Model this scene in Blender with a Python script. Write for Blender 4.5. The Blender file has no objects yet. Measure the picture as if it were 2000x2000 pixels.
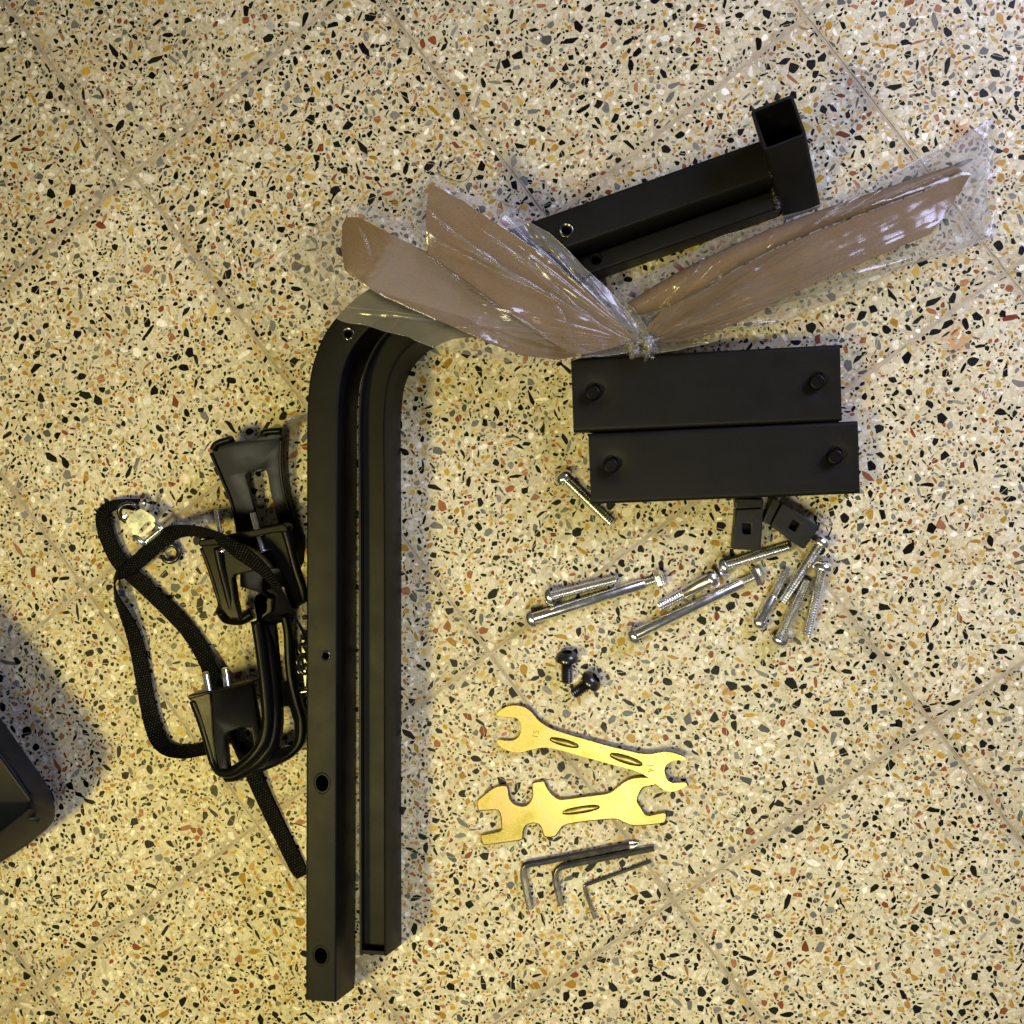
import bpy, bmesh, math, random
from mathutils import Vector, Matrix, noise
from mathutils.geometry import tessellate_polygon

random.seed(11)
scn = bpy.context.scene
COL = scn.collection

# ------------------------------------------------------------------ camera
RW = ((0.9933625541334417, 0.0, -0.1150253713099416),
      (0.0046015191501878605, -0.9991995042237602, 0.039738857287617765),
      (-0.11493329398614194, -0.04000438422236572, -0.9925673716045786))
CAM = Vector((0.09590229395143174, 0.033380338124668396, 0.828215084914383))
cam_data = bpy.data.cameras.new('camera')
cam_data.sensor_width = 36.0
cam_data.lens = 36.0
cam_data.clip_start = 0.01
cam_data.clip_end = 50.0
cam = bpy.data.objects.new('camera', cam_data)
COL.objects.link(cam)
right, down, fwd = Vector(RW[0]), Vector(RW[1]), Vector(RW[2])
m3 = Matrix((right, -down, -fwd)).transposed()
cam.matrix_world = Matrix.Translation(CAM) @ m3.to_4x4()
scn.camera = cam

# ------------------------------------------------------------------ light
world = bpy.data.worlds.new('World')
scn.world = world
world.use_nodes = True
bg = world.node_tree.nodes['Background']
bg.inputs[0].default_value = (1.0, 0.94, 0.82, 1.0)
bg.inputs[1].default_value = 0.085


def area_lamp(name, loc, target, sx, sy, color, power, shape='RECTANGLE'):
    ld = bpy.data.lights.new(name, 'AREA')
    ld.shape = shape
    ld.size, ld.size_y = sx, sy
    ld.color = color
    ld.energy = power
    o = bpy.data.objects.new(name, ld)
    COL.objects.link(o)
    o.location = loc
    o.rotation_euler = (Vector(target) - Vector(loc)).to_track_quat('-Z', 'Y').to_euler()
    return o


# the warm ceiling lamp to the left, a paler one towards the viewer, and the cool window to the right
def shaded_lamp(name, loc, target, cone, color, power, radius):
    ld = bpy.data.lights.new(name, 'SPOT')
    ld.energy = power
    ld.color = color
    ld.spot_size = math.radians(cone)
    ld.spot_blend = 1.0
    ld.shadow_soft_size = radius
    o = bpy.data.objects.new(name, ld)
    COL.objects.link(o)
    o.location = loc
    o.rotation_euler = (Vector(target) - Vector(loc)).to_track_quat('-Z', 'Y').to_euler()
    return o


shaded_lamp('ceiling_lamp', (-0.74, -0.50, 1.45), (-0.16, -0.16, 0.0), 76, (1.0, 0.82, 0.24), 78.0, 0.14)
shaded_lamp('pale_ceiling_lamp', (0.06, -0.55, 1.30), (0.08, -0.16, 0.0), 62, (1.0, 0.94, 0.64), 29.0, 0.12)
area_lamp('window_light', (1.05, 0.82, 0.70), (0.32, 0.26, 0.0), 0.6, 0.7, (0.64, 0.67, 1.0), 24.0)

scn.view_settings.view_transform = 'Standard'
scn.view_settings.look = 'None'
scn.view_settings.exposure = 0.0
scn.view_settings.gamma = 1.0
scn.view_settings.use_curve_mapping = False
scn.cycles.transparent_max_bounces = 16
scn.cycles.caustics_reflective = False
scn.cycles.caustics_refractive = False


# ------------------------------------------------------------------ helpers
def at(u, v, z=0.0):
    """photo pixel (2000 px wide) -> the point of height z it shows"""
    d = right * ((u - 1000.0) / 2000.0) + down * ((v - 1000.0) / 2000.0) + fwd
    return CAM + d * ((z - CAM.z) / d.z)


def zm(pts, ox, oy, s):
    """points read off an enlarged crop -> photo pixels"""
    return [(ox + p[0] / s, oy + p[1] / s) + tuple(p[2:]) for p in pts]


def link(name, me, mat, parent=None, smooth=None):
    o = bpy.data.objects.new(name, me)
    COL.objects.link(o)
    if mat is not None:
        me.materials.append(mat)
    if parent is not None:
        o.parent = parent
        o.matrix_parent_inverse = Matrix.Translation(-Vector(parent.location))
    if smooth is not None:
        me.polygons.foreach_set('use_smooth', [True] * len(me.polygons))
        if smooth < 180:
            bm = bmesh.new(); bm.from_mesh(me)
            ca = math.radians(smooth)
            for e in bm.edges:
                if len(e.link_faces) == 2 and e.calc_face_angle(0) > ca:
                    e.smooth = False
            bm.to_mesh(me); bm.free()
    return o


def mk(name, verts, faces, mat, parent=None, smooth=None, bevel=0.0, seg=2, fix=True):
    me = bpy.data.meshes.new(name)
    me.from_pydata([tuple(v) for v in verts], [], faces)
    if fix or bevel:
        bm = bmesh.new(); bm.from_mesh(me)
        if fix:
            bmesh.ops.recalc_face_normals(bm, faces=bm.faces)
        if bevel:
            es = [e for e in bm.edges if len(e.link_faces) == 2 and e.calc_face_angle(0) > math.radians(35)]
            bmesh.ops.bevel(bm, geom=es, offset=bevel, segments=seg, affect='EDGES', profile=0.5, clamp_overlap=True)
        bm.to_mesh(me); bm.free()
    return link(name, me, mat, parent, smooth)


def thing(name, label, cat, loc, group=None):
    o = bpy.data.objects.new(name, None)
    o.empty_display_size = 0.01
    COL.objects.link(o)
    o.location = loc
    return tag(o, label, cat, group)


def tag(o, label, cat, group=None):
    o['label'] = label
    o['category'] = cat
    if group:
        o['group'] = group
    return o


def catmull(pts, n=8, closed=False):
    P = [Vector(p) for p in pts]
    out = []
    m = len(P)
    for i in range(m if closed else m - 1):
        if closed:
            a, b, c, d = P[i - 1], P[i], P[(i + 1) % m], P[(i + 2) % m]
        else:
            a, b, c, d = P[max(i - 1, 0)], P[i], P[i + 1], P[min(i + 2, m - 1)]
        for k in range(n):
            t = k / n
            out.append(0.5 * ((2 * b) + (c - a) * t + (2 * a - 5 * b + 4 * c - d) * t * t + (3 * b - a - 3 * c + d) * t ** 3))
    if not closed:
        out.append(P[-1])
    return out


def chaikin(pts, it=1, r=0.25):
    P = [Vector(p) for p in pts]
    for _ in range(it):
        Q = []
        for i in range(len(P)):
            a, b = P[i], P[(i + 1) % len(P)]
            Q.append(a.lerp(b, r)); Q.append(a.lerp(b, 1 - r))
        P = Q
    return P


def inside(p, poly):
    x, y = p[0], p[1]
    c = False
    j = len(poly) - 1
    for i in range(len(poly)):
        xi, yi = poly[i][0], poly[i][1]
        xj, yj = poly[j][0], poly[j][1]
        if (yi > y) != (yj > y) and x < (xj - xi) * (y - yi) / (yj - yi) + xi:
            c = not c
        j = i
    return c


def dist_poly(p, poly):
    best = 1e9
    p = Vector((p[0], p[1]))
    for i in range(len(poly)):
        a = Vector(poly[i][:2]); b = Vector(poly[(i + 1) % len(poly)][:2])
        ab = b - a
        t = max(0, min(1, (p - a).dot(ab) / max(ab.length_squared, 1e-9)))
        best = min(best, (p - a - ab * t).length)
    return best


def plate(name, outline, thick, mat, parent=None, holes=(), z=0.0, smooth=22, bevel=0.0, seg=2, below=True):
    """outline (and holes) in photo pixels, each point optionally with its own height; z = height of the upper face"""
    zf = z if callable(z) else (lambda u, v: z)
    loops = []
    for lp in [outline] + list(holes):
        loops.append([at(p[0], p[1], p[2] if len(p) > 2 else zf(p[0], p[1])) for p in lp])
    flat = [v for lp in loops for v in lp]
    flat2 = [[Vector((v.x, v.y, 0)) for v in lp] for lp in loops]
    tris = tessellate_polygon(flat2)
    n = len(flat)
    th = thick if below else -thick
    verts = flat + [v - Vector((0, 0, th)) for v in flat]
    faces = [tuple(t) for t in tris] + [tuple(n + i for i in reversed(t)) for t in tris]
    off = 0
    for lp in loops:
        k = len(lp)
        for i in range(k):
            a, b = off + i, off + (i + 1) % k
            faces.append((a, b, n + b, n + a))
        off += k
    me = bpy.data.meshes.new(name)
    me.from_pydata([tuple(v) for v in verts], [], faces)
    bm = bmesh.new(); bm.from_mesh(me)
    bmesh.ops.recalc_face_normals(bm, faces=bm.faces)
    bmesh.ops.dissolve_limit(bm, angle_limit=math.radians(1.0), verts=bm.verts, edges=bm.edges)
    if bevel:
        es = [e for e in bm.edges if len(e.link_faces) == 2 and e.calc_face_angle(0) > math.radians(50)]
        bmesh.ops.bevel(bm, geom=es, offset=bevel, segments=seg, affect='EDGES', profile=0.5, clamp_overlap=True)
    bm.to_mesh(me); bm.free()
    return link(name, me, mat, parent, smooth)


def rrect(w, h, r, n=4, sub=1):
    """rounded rectangle loop, centre 0, width w (u), height h (v)"""
    out = []
    for cx, cy, a0 in ((w / 2 - r, h / 2 - r, 0), (-w / 2 + r, h / 2 - r, 90), (-w / 2 + r, -h / 2 + r, 180), (w / 2 - r, -h / 2 + r, 270)):
        for k in range(n + 1):
            a = math.radians(a0 + 90 * k / n)
            out.append((cx + r * math.cos(a), cy + r * math.sin(a)))
        if sub > 1 and a0 == 0:      # extra points along the upper edge
            x1 = -w / 2 + r
            x0 = w / 2 - r
            for k in range(1, sub):
                out.append((x0 + (x1 - x0) * k / sub, h / 2))
    return out


def tube_sweep(path, w, h, rad, wall, shear0=0.0, shear1=0.0, sub=1, nrm=4):
    """hollow rounded-rectangle tube along a path of points = middle of its upper face"""
    P = [Vector(p) for p in path]
    outer = rrect(w, h, rad, nrm, sub)
    inner = rrect(w - 2 * wall, h - 2 * wall, max(rad - wall, 0.0004), nrm, sub)
    k = len(outer)
    verts, faces = [], []
    for i, p in enumerate(P):
        t = (P[min(i + 1, len(P) - 1)] - P[max(i - 1, 0)]); t.z = 0; t.normalize()
        nn = Vector((-t.y, t.x, 0))
        sh = shear0 if i == 0 else (shear1 if i == len(P) - 1 else 0.0)
        for lp in (outer, inner):
            for (u, v) in lp:
                q = p - nn * u + Vector((0, 0, v - h / 2))
                q += t * ((h / 2 - v) * sh)
                verts.append(q)
    s = 2 * k
    for i in range(len(P) - 1):
        for j in range(k):
            a, b = i * s + j, i * s + (j + 1) % k
            faces.append((a, b, b + s, a + s))
            faces.append((a + k, a + k + s, b + k + s, b + k))
    for j in range(k):
        a, b = j, (j + 1) % k
        faces.append((a, a + k, b + k, b))
        e = (len(P) - 1) * s
        faces.append((e + a, e + b, e + b + k, e + a + k))
    return verts, faces


def channel_sweep(path, w, h, t, shear0=0.0, dep=0.01):
    """U-channel, open side up, along a path of points at the height of its upper edges"""
    P = [Vector(p) for p in path]
    r = 0.0014
    prof = [(-w / 2, 0), (-w / 2, -h + r), (-w / 2 + r, -h), (w / 2 - r, -h), (w / 2, -h + r), (w / 2, -r), (w / 2 - r * .4, -r * .3), (w / 2 - t * .5, 0),
            (w / 2 - t, -0.0006), (w / 2 - t, -dep), (-w / 2 + t, -dep), (-w / 2 + t, 0)]
    k = len(prof)
    V, F = [], []
    for i, p in enumerate(P):
        tt = (P[min(i + 1, len(P) - 1)] - P[max(i - 1, 0)]); tt.z = 0; tt.normalize()
        nn = Vector((-tt.y, tt.x, 0))
        sh = shear0 if i == 0 else 0.0
        for (u, v) in prof:
            V.append(p - nn * u + Vector((0, 0, v)) + tt * (-v * sh))
    for i in range(len(P) - 1):
        for j in range(k):
            a, b = i * k + j, i * k + (j + 1) % k
            F.append((a, b, b + k, a + k))
    F.append(tuple(range(k))); F.append(tuple(range((len(P) - 1) * k, len(P) * k)))
    return V, F


def cut(obj, cutters):
    """bore holes through obj with closed cutter meshes and drop the cutters"""
    for c in cutters:
        md = obj.modifiers.new('bore', 'BOOLEAN')
        md.operation = 'DIFFERENCE'; md.solver = 'EXACT'; md.object = c
    bpy.context.view_layer.update()
    dg = bpy.context.evaluated_depsgraph_get()
    me = bpy.data.meshes.new_from_object(obj.evaluated_get(dg))
    obj.modifiers.clear()
    old = obj.data
    obj.data = me
    bpy.data.meshes.remove(old)
    for c in cutters:
        d = c.data
        bpy.data.objects.remove(c); bpy.data.meshes.remove(d)
    return obj


def cyl_mesh(p, axis, r0, r1, length, n=20, rx=1.0):
    """closed frustum starting at p along axis"""
    ax = Vector(axis).normalized()
    q = ax.to_track_quat('Z', 'Y')
    V, F = [], []
    for (d, r) in ((0, r0), (length, r1)):
        for k in range(n):
            a = 2 * math.pi * k / n
            V.append(Vector(p) + q @ Vector((r * math.cos(a), r * rx * math.sin(a), d)))
    F.append(tuple(range(n - 1, -1, -1))); F.append(tuple(range(n, 2 * n)))
    for k in range(n):
        F.append((k, (k + 1) % n, n + (k + 1) % n, n + k))
    return V, F


def lathe(p, axis, prof, n=24, roll=0.0):
    ax = Vector(axis).normalized()
    q = ax.to_track_quat('Z', 'Y')
    V, F = [], []
    m = len(prof)
    for (d, r) in prof:
        for k in range(n):
            a = 2 * math.pi * (k + roll) / n
            V.append(Vector(p) + q @ Vector((max(r, 1e-6) * math.cos(a), max(r, 1e-6) * math.sin(a), d)))
    for i in range(m - 1):
        for k in range(n):
            F.append((i * n + k, i * n + (k + 1) % n, (i + 1) * n + (k + 1) % n, (i + 1) * n + k))
    F.append(tuple(range(n - 1, -1, -1)))
    F.append(tuple(range((m - 1) * n, m * n)))
    return V, F


def rod(path, r, n=10, flat=1.0, up=Vector((0, 0, 1)), roll=0.0, rend=None, hexa=False):
    """round, oval or hexagonal rod along a path"""
    P = [Vector(p) for p in path]
    V, F = [], []
    for i, p in enumerate(P):
        t = (P[min(i + 1, len(P) - 1)] - P[max(i - 1, 0)]).normalized()
        s = t.cross(up)
        if s.length < 1e-5:
            s = Vector((1, 0, 0))
        s.normalize()
        u2 = s.cross(t).normalized()
        rr = r if rend is None else r + (rend - r) * i / (len(P) - 1)
        for k in range(n):
            a = 2 * math.pi * (k + roll) / n
            if hexa:      # six flats with narrow worn edges
                a = 2 * math.pi * ((k // 2) + roll + (-.045 if k % 2 == 0 else .045)) / 6
            V.append(p + s * (rr * math.cos(a)) + u2 * (rr * flat * math.sin(a)))
    for i in range(len(P) - 1):
        for k in range(n):
            F.append((i * n + k, i * n + (k + 1) % n, (i + 1) * n + (k + 1) % n, (i + 1) * n + k))
    F.append(tuple(range(n - 1, -1, -1)))
    F.append(tuple(range((len(P) - 1) * n, len(P) * n)))
    return V, F


def torus(c, axis, R, r, n=28, m=10, arc=1.0, start=0.0):
    q = Vector(axis).normalized().to_track_quat('Z', 'Y')
    V, F = [], []
    cnt = n if arc >= 1 else n + 1
    for i in range(cnt):
        a = 2 * math.pi * (start + arc * i / n)
        for k in range(m):
            b = 2 * math.pi * k / m
            V.append(Vector(c) + q @ Vector(((R + r * math.cos(b)) * math.cos(a), (R + r * math.cos(b)) * math.sin(a), r * math.sin(b))))
    for i in range(n):
        i2 = (i + 1) % cnt if arc >= 1 else i + 1
        for k in range(m):
            F.append((i * m + k, i * m + (k + 1) % m, i2 * m + (k + 1) % m, i2 * m + k))
    if arc < 1:
        F.append(tuple(range(m))); F.append(tuple(range(n * m, n * m + m)))
    return V, F


def merge(parts):
    V, F = [], []
    for v, f in parts:
        o = len(V)
        V += list(v)
        F += [tuple(i + o for i in t) for t in f]
    return V, F


# ------------------------------------------------------------------ materials
def material(name):
    m = bpy.data.materials.new(name)
    m.use_nodes = True
    nt = m.node_tree
    return m, nt, nt.nodes['Principled BSDF']


def N(nt, kind, **kw):
    n = nt.nodes.new(kind)
    for k, v in kw.items():
        if k.startswith('_'):
            n.inputs[int(k[1:])].default_value = v
        else:
            setattr(n, k, v)
    return n


def ramp(nt, fac, stops):
    r = nt.nodes.new('ShaderNodeValToRGB')
    while len(r.color_ramp.elements) < len(stops):
        r.color_ramp.elements.new(0.5)
    for e, (p, c) in zip(r.color_ramp.elements, stops):
        e.position = p
        e.color = (c[0], c[1], c[2], 1.0)
    nt.links.new(fac, r.inputs[0])
    return r.outputs[0]


def mixc(nt, fac, a, b, mode='MIX'):
    n = nt.nodes.new('ShaderNodeMix')
    n.data_type = 'RGBA'; n.blend_type = mode
    for val, idx in ((fac, 0), (a, 6), (b, 7)):
        if isinstance(val, (int, float)):
            n.inputs[idx].default_value = val
        elif isinstance(val, tuple):
            n.inputs[idx].default_value = (val[0], val[1], val[2], 1)
        else:
            nt.links.new(val, n.inputs[idx])
    return n.outputs[2]


def math_n(nt, op, a, b=None, clamp=False):
    n = nt.nodes.new('ShaderNodeMath')
    n.operation = op; n.use_clamp = clamp
    for i, v in enumerate((a, b)):
        if v is None:
            continue
        if isinstance(v, (int, float)):
            n.inputs[i].default_value = v
        else:
            nt.links.new(v, n.inputs[i])
    return n.outputs[0]


def coords(nt):
    return nt.nodes.new('ShaderNodeTexCoord').outputs['Object']


def noise_t(nt, vec, scale, detail=3.0, rough=0.5, w=None):
    n = nt.nodes.new('ShaderNodeTexNoise')
    n.inputs['Scale'].default_value = scale
    n.inputs['Detail'].default_value = detail
    n.inputs['Roughness'].default_value = rough
    nt.links.new(vec, n.inputs['Vector'])
    return n.outputs['Fac']


def bump(nt, height, strength, dist, bsdf):
    b = nt.nodes.new('ShaderNodeBump')
    b.inputs['Strength'].default_value = strength
    b.inputs['Distance'].default_value = dist
    nt.links.new(height, b.inputs['Height'])
    nt.links.new(b.outputs[0], bsdf.inputs['Normal'])
    return b


def simple(name, color, rough, metal=0.0, nscale=0.0, namp=0.0, bscale=0.0, bdist=0.0, spec=0.5, ramp_r=None):
    m, nt, b = material(name)
    b.inputs['Metallic'].default_value = metal
    b.inputs['Roughness'].default_value = rough
    b.inputs['Specular IOR Level'].default_value = spec
    c = coords(nt)
    if nscale:
        f = noise_t(nt, c, nscale, 4.0, 0.6)
        lo = tuple(x * (1 - namp) for x in color); hi = tuple(x * (1 + namp) for x in color)
        nt.links.new(ramp(nt, f, ((0.3, lo), (0.7, hi))), b.inputs['Base Color'])
        if ramp_r:
            f2 = noise_t(nt, c, nscale * 0.6, 5.0, 0.65)
            nt.links.new(ramp(nt, f2, ((0.35, (ramp_r[0],) * 3), (0.7, (ramp_r[1],) * 3))), b.inputs['Roughness'])
    else:
        b.inputs['Base Color'].default_value = (*color, 1)
    if bscale:
        bump(nt, noise_t(nt, c, bscale, 2.0, 0.6), 0.6, bdist, b)
    return m


M = {}
M['paint'] = simple('black_powder_coat', (0.0036, 0.0036, 0.0036), 0.42, 0, 60, 0.2, 1100, 0.00022, 0.17, (0.44, 0.54))
m = M['paint']; nt = m.node_tree; b = nt.nodes['Principled BSDF']
src = b.inputs['Base Color'].links[0].from_socket
c = coords(nt)
sp = ramp(nt, noise_t(nt, c, 1400, 2, 0.5), ((0.70, (0, 0, 0)), (0.78, (1, 1, 1))))
st = nt.nodes.new('ShaderNodeMapping'); st.inputs['Scale'].default_value = (14, 260, 60); st.inputs['Rotation'].default_value = (0, 0, 0.5)
nt.links.new(c, st.inputs[0])
sc = ramp(nt, noise_t(nt, st.outputs[0], 1.0, 5, 0.6), ((0.69, (0, 0, 0)), (0.76, (1, 1, 1))))
cl = ramp(nt, noise_t(nt, c, 14, 5, 0.65), ((0.38, (0, 0, 0)), (0.72, (1, 1, 1))))
src = mixc(nt, math_n(nt, 'MULTIPLY', cl, 0.5), src, (0.0078, 0.0075, 0.0066))
src = mixc(nt, math_n(nt, 'MULTIPLY', sp, 0.45), src, (0.07, 0.066, 0.056))
src = mixc(nt, math_n(nt, 'MULTIPLY', math_n(nt, 'MULTIPLY', sc, cl), 0.5), src, (0.05, 0.048, 0.042))
nt.links.new(src, b.inputs['Base Color'])
M['paint_in'] = simple('bare_tube_inside', (0.006, 0.006, 0.006), 0.7)
M['plastic'] = simple('black_moulded_plastic', (0.0028, 0.0028, 0.0027), 0.36, 0, 50, 0.3, 900, 0.00006, 0.13, (0.28, 0.40))
M['plug'] = simple('dull_black_plastic', (0.009, 0.009, 0.0085), 0.5, 0, 90, 0.4, 700, 0.0001, 0.25, (0.42, 0.6))
M['rubber'] = simple('black_rubber', (0.0028, 0.0028, 0.0035), 0.42, 0, 80, 0.3, 0, 0, 0.12)
M['zinc'] = simple('zinc_plated_steel', (0.86, 0.86, 0.84), 0.2, 1.0, 220, 0.10, 500, 0.00003, 0.5, (0.17, 0.30))
M['nickel'] = simple('nickel_plated_buckle', (0.58, 0.63, 0.74), 0.30, 1.0, 150, 0.08, 300, 0.00004, 0.5, (0.24, 0.38))
M['steel'] = simple('dark_chrome_steel', (0.36, 0.35, 0.33), 0.22, 1.0, 180, 0.12, 600, 0.00002, 0.5, (0.20, 0.30))
M['oxide'] = simple('black_oxide_steel', (0.012, 0.012, 0.013), 0.24, 0.0, 120, 0.3, 0, 0, 0.7)
M['navy'] = simple('dark_blue_black_plastic', (0.0032, 0.0045, 0.010), 0.38, 0, 40, 0.2, 1200, 0.0001, 0.09)
M['case_dark'] = simple('brown_black_plastic', (0.005, 0.0045, 0.0035), 0.5, 0, 40, 0.2, 1200, 0.0001, 0.4)
M['hair'] = simple('dark_brown_hair', (0.03, 0.012, 0.008), 0.4)
M['weld'] = simple('painted_weld', (0.009, 0.009, 0.009), 0.45, 0, 200, 0.3, 400, 0.0006)

# yellow zinc chromate: gold with pink and green drifts
m, nt, b = material('yellow_zinc_plate')
c = coords(nt)
f1 = noise_t(nt, c, 48, 5, 0.65); f2 = noise_t(nt, c, 700, 3, 0.6)
col = ramp(nt, f1, ((0.30, (0.17, 0.145, 0.022)), (0.45, (0.25, 0.205, 0.068)), (0.57, (0.31, 0.20, 0.10)), (0.72, (0.19, 0.172, 0.034))))
col = mixc(nt, 0.35, col, ramp(nt, f2, ((0.35, (0.16, 0.12, 0.034)), (0.65, (0.33, 0.29, 0.13)))))
nt.links.new(col, b.inputs['Base Color'])
b.inputs['Metallic'].default_value = 1.0
nt.links.new(ramp(nt, f2, ((0.3, (0.30,) * 3), (0.7, (0.40,) * 3))), b.inputs['Roughness'])
bump(nt, f2, 0.3, 0.00003, b)
M['gold'] = m
M['stamp'] = simple('stamped_gold', (0.30, 0.19, 0.06), 0.5, 1.0)

# brown kraft board
m, nt, b = material('brown_kraft_board')
c = coords(nt)
f1 = noise_t(nt, c, 28, 4, 0.6); f2 = noise_t(nt, c, 900, 3, 0.7)
col = ramp(nt, f1, ((0.3, (0.145, 0.088, 0.038)), (0.7, (0.19, 0.118, 0.053))))
col = mixc(nt, 0.5, col, ramp(nt, f2, ((0.35, (0.09, 0.052, 0.020)), (0.6, (0.20, 0.128, 0.060)))))
nt.links.new(col, b.inputs['Base Color'])
b.inputs['Roughness'].default_value = 0.75
bump(nt, f2, 0.4, 0.0002, b)
M['kraft'] = m

# webbing: ribs across, dashes of the weave, from the ribbon's own uv
m, nt, b = material('woven_black_webbing')
uv = nt.nodes.new('ShaderNodeUVMap'); uv.uv_map = 'UVMap'
mp = nt.nodes.new('ShaderNodeMapping'); mp.inputs['Scale'].default_value = (1000, 1000, 1000)
nt.links.new(uv.outputs[0], mp.inputs[0])
br = nt.nodes.new('ShaderNodeTexBrick')
br.inputs['Scale'].default_value = 1.0
br.inputs['Brick Width'].default_value = 2.3
br.inputs['Row Height'].default_value = 2.2
br.inputs['Mortar Size'].default_value = 0.72
br.inputs['Mortar Smooth'].default_value = 0.35
br.inputs['Color1'].default_value = (0.040, 0.041, 0.045, 1)
br.inputs['Color2'].default_value = (0.012, 0.012, 0.013, 1)
br.inputs['Mortar'].default_value = (0.0015, 0.0015, 0.0015, 1)
nt.links.new(mp.outputs[0], br.inputs['Vector'])
nt.links.new(br.outputs['Color'], b.inputs['Base Color'])
b.inputs['Roughness'].default_value = 0.6
b.inputs['Specular IOR Level'].default_value = 0.03
inv = math_n(nt, 'SUBTRACT', 1.0, br.outputs['Fac'])
bump(nt, inv, 0.9, 0.0006, b)
M['web'] = m

# clear polythene
def film_mat(name, milk_lo, milk_hi):
    m, nt, b = material(name)
    out = nt.nodes['Material Output']
    nt.nodes.remove(b)
    c = coords(nt)
    f1 = noise_t(nt, c, 24, 4, 0.65)
    milk = ramp(nt, f1, ((0.35, (milk_lo,) * 3), (0.7, (milk_hi,) * 3)))
    la = nt.nodes.new('ShaderNodeAttribute'); la.attribute_name = 'layers'
    milk = math_n(nt, 'ADD', milk, math_n(nt, 'MULTIPLY', la.outputs['Fac'], 0.24), True)
    tr = nt.nodes.new('ShaderNodeBsdfTransparent'); tr.inputs[0].default_value = (0.95, 0.95, 0.95, 1)
    df = nt.nodes.new('ShaderNodeBsdfDiffuse'); df.inputs[0].default_value = (0.72, 0.70, 0.70, 1)
    tl = nt.nodes.new('ShaderNodeBsdfTranslucent'); tl.inputs[0].default_value = (0.72, 0.70, 0.70, 1)
    mx0 = nt.nodes.new('ShaderNodeMixShader'); mx0.inputs[0].default_value = 0.5
    nt.links.new(df.outputs[0], mx0.inputs[1]); nt.links.new(tl.outputs[0], mx0.inputs[2])
    gl = nt.nodes.new('ShaderNodeBsdfGlossy'); gl.inputs['Roughness'].default_value = 0.19
    gl.inputs['Color'].default_value = (1, 1, 1, 1)
    wq = nt.nodes.new('ShaderNodeTexNoise'); wq.inputs['Scale'].default_value = 40; wq.inputs['Detail'].default_value = 2
    nt.links.new(c, wq.inputs['Vector'])
    wv = nt.nodes.new('ShaderNodeVectorMath'); wv.operation = 'MULTIPLY_ADD'
    nt.links.new(wq.outputs['Color'], wv.inputs[0]); wv.inputs[1].default_value = (0.02, 0.02, 0.02); nt.links.new(c, wv.inputs[2])
    hs = None
    for sc_, wt in ((30, 1.0), (75, 0.3)):
        vr = nt.nodes.new('ShaderNodeTexVoronoi'); vr.feature = 'DISTANCE_TO_EDGE'; vr.inputs['Scale'].default_value = sc_
        nt.links.new(wv.outputs[0], vr.inputs['Vector'])
        t_ = math_n(nt, 'MULTIPLY', vr.outputs['Distance'], wt)
        hs = t_ if hs is None else math_n(nt, 'ADD', hs, t_)
    bp = nt.nodes.new('ShaderNodeBump'); bp.inputs['Strength'].default_value = 0.8; bp.inputs['Distance'].default_value = 0.0008
    nt.links.new(hs, bp.inputs['Height'])
    nt.links.new(bp.outputs[0], gl.inputs['Normal'])
    m1 = nt.nodes.new('ShaderNodeMixShader'); m2 = nt.nodes.new('ShaderNodeMixShader')
    nt.links.new(milk, m1.inputs[0]); nt.links.new(tr.outputs[0], m1.inputs[1]); nt.links.new(mx0.outputs[0], m1.inputs[2])
    fr = nt.nodes.new('ShaderNodeLayerWeight'); fr.inputs['Blend'].default_value = 0.5
    nt.links.new(bp.outputs[0], fr.inputs['Normal'])
    fa = math_n(nt, 'ADD', math_n(nt, 'MULTIPLY', math_n(nt, 'POWER', fr.outputs['Facing'], 3.0), 0.7), 0.04, True)
    nt.links.new(fa, m2.inputs[0]); nt.links.new(m1.outputs[0], m2.inputs[1]); nt.links.new(gl.outputs[0], m2.inputs[2])
    nt.links.new(m2.outputs[0], out.inputs['Surface'])
    return m


M['film'] = film_mat('clear_polythene', 0.02, 0.10)
M['film_milky'] = film_mat('creased_polythene', 0.10, 0.24)

# terrazzo cement: fine pale aggregate between the stone chips, dirt along the edges of each tile, rust stains
STAINS = [(at(1872, 252), 0.013), (at(1868, 668), 0.017), (at(1760, 600), 0.0), (at(1425, 1348), 0.008)]
LAT0 = Vector((-0.3202170138940253, 0.28240849591939937, 0))
LANG = -0.9229250331889611
S = 0.25
m, nt, b = material('terrazzo_cement')
c = nt.nodes.new('ShaderNodeNewGeometry').outputs['Position']
vo = nt.nodes.new('ShaderNodeTexVoronoi'); vo.inputs['Scale'].default_value = 330; vo.inputs['Randomness'].default_value = 1.0
wn = nt.nodes.new('ShaderNodeTexNoise'); wn.inputs['Scale'].default_value = 300; wn.inputs['Detail'].default_value = 2
nt.links.new(c, wn.inputs['Vector'])
vadd = nt.nodes.new('ShaderNodeVectorMath'); vadd.operation = 'MULTIPLY_ADD'
nt.links.new(wn.outputs['Color'], vadd.inputs[0]); vadd.inputs[1].default_value = (0.004, 0.004, 0.004); nt.links.new(c, vadd.inputs[2])
nt.links.new(vadd.outputs[0], vo.inputs['Vector'])
sep = nt.nodes.new('ShaderNodeSeparateColor'); nt.links.new(vo.outputs['Color'], sep.inputs[0])
cell = ramp(nt, sep.outputs[0], ((0.0, (0.42, 0.375, 0.27)), (0.3, (0.575, 0.545, 0.415)), (0.6, (0.645, 0.615, 0.485)), (0.82, (0.72, 0.68, 0.59)), (1.0, (0.52, 0.41, 0.23))))
ve = nt.nodes.new('ShaderNodeTexVoronoi'); ve.feature = 'DISTANCE_TO_EDGE'; ve.inputs['Scale'].default_value = 330
nt.links.new(vadd.outputs[0], ve.inputs['Vector'])
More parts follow.
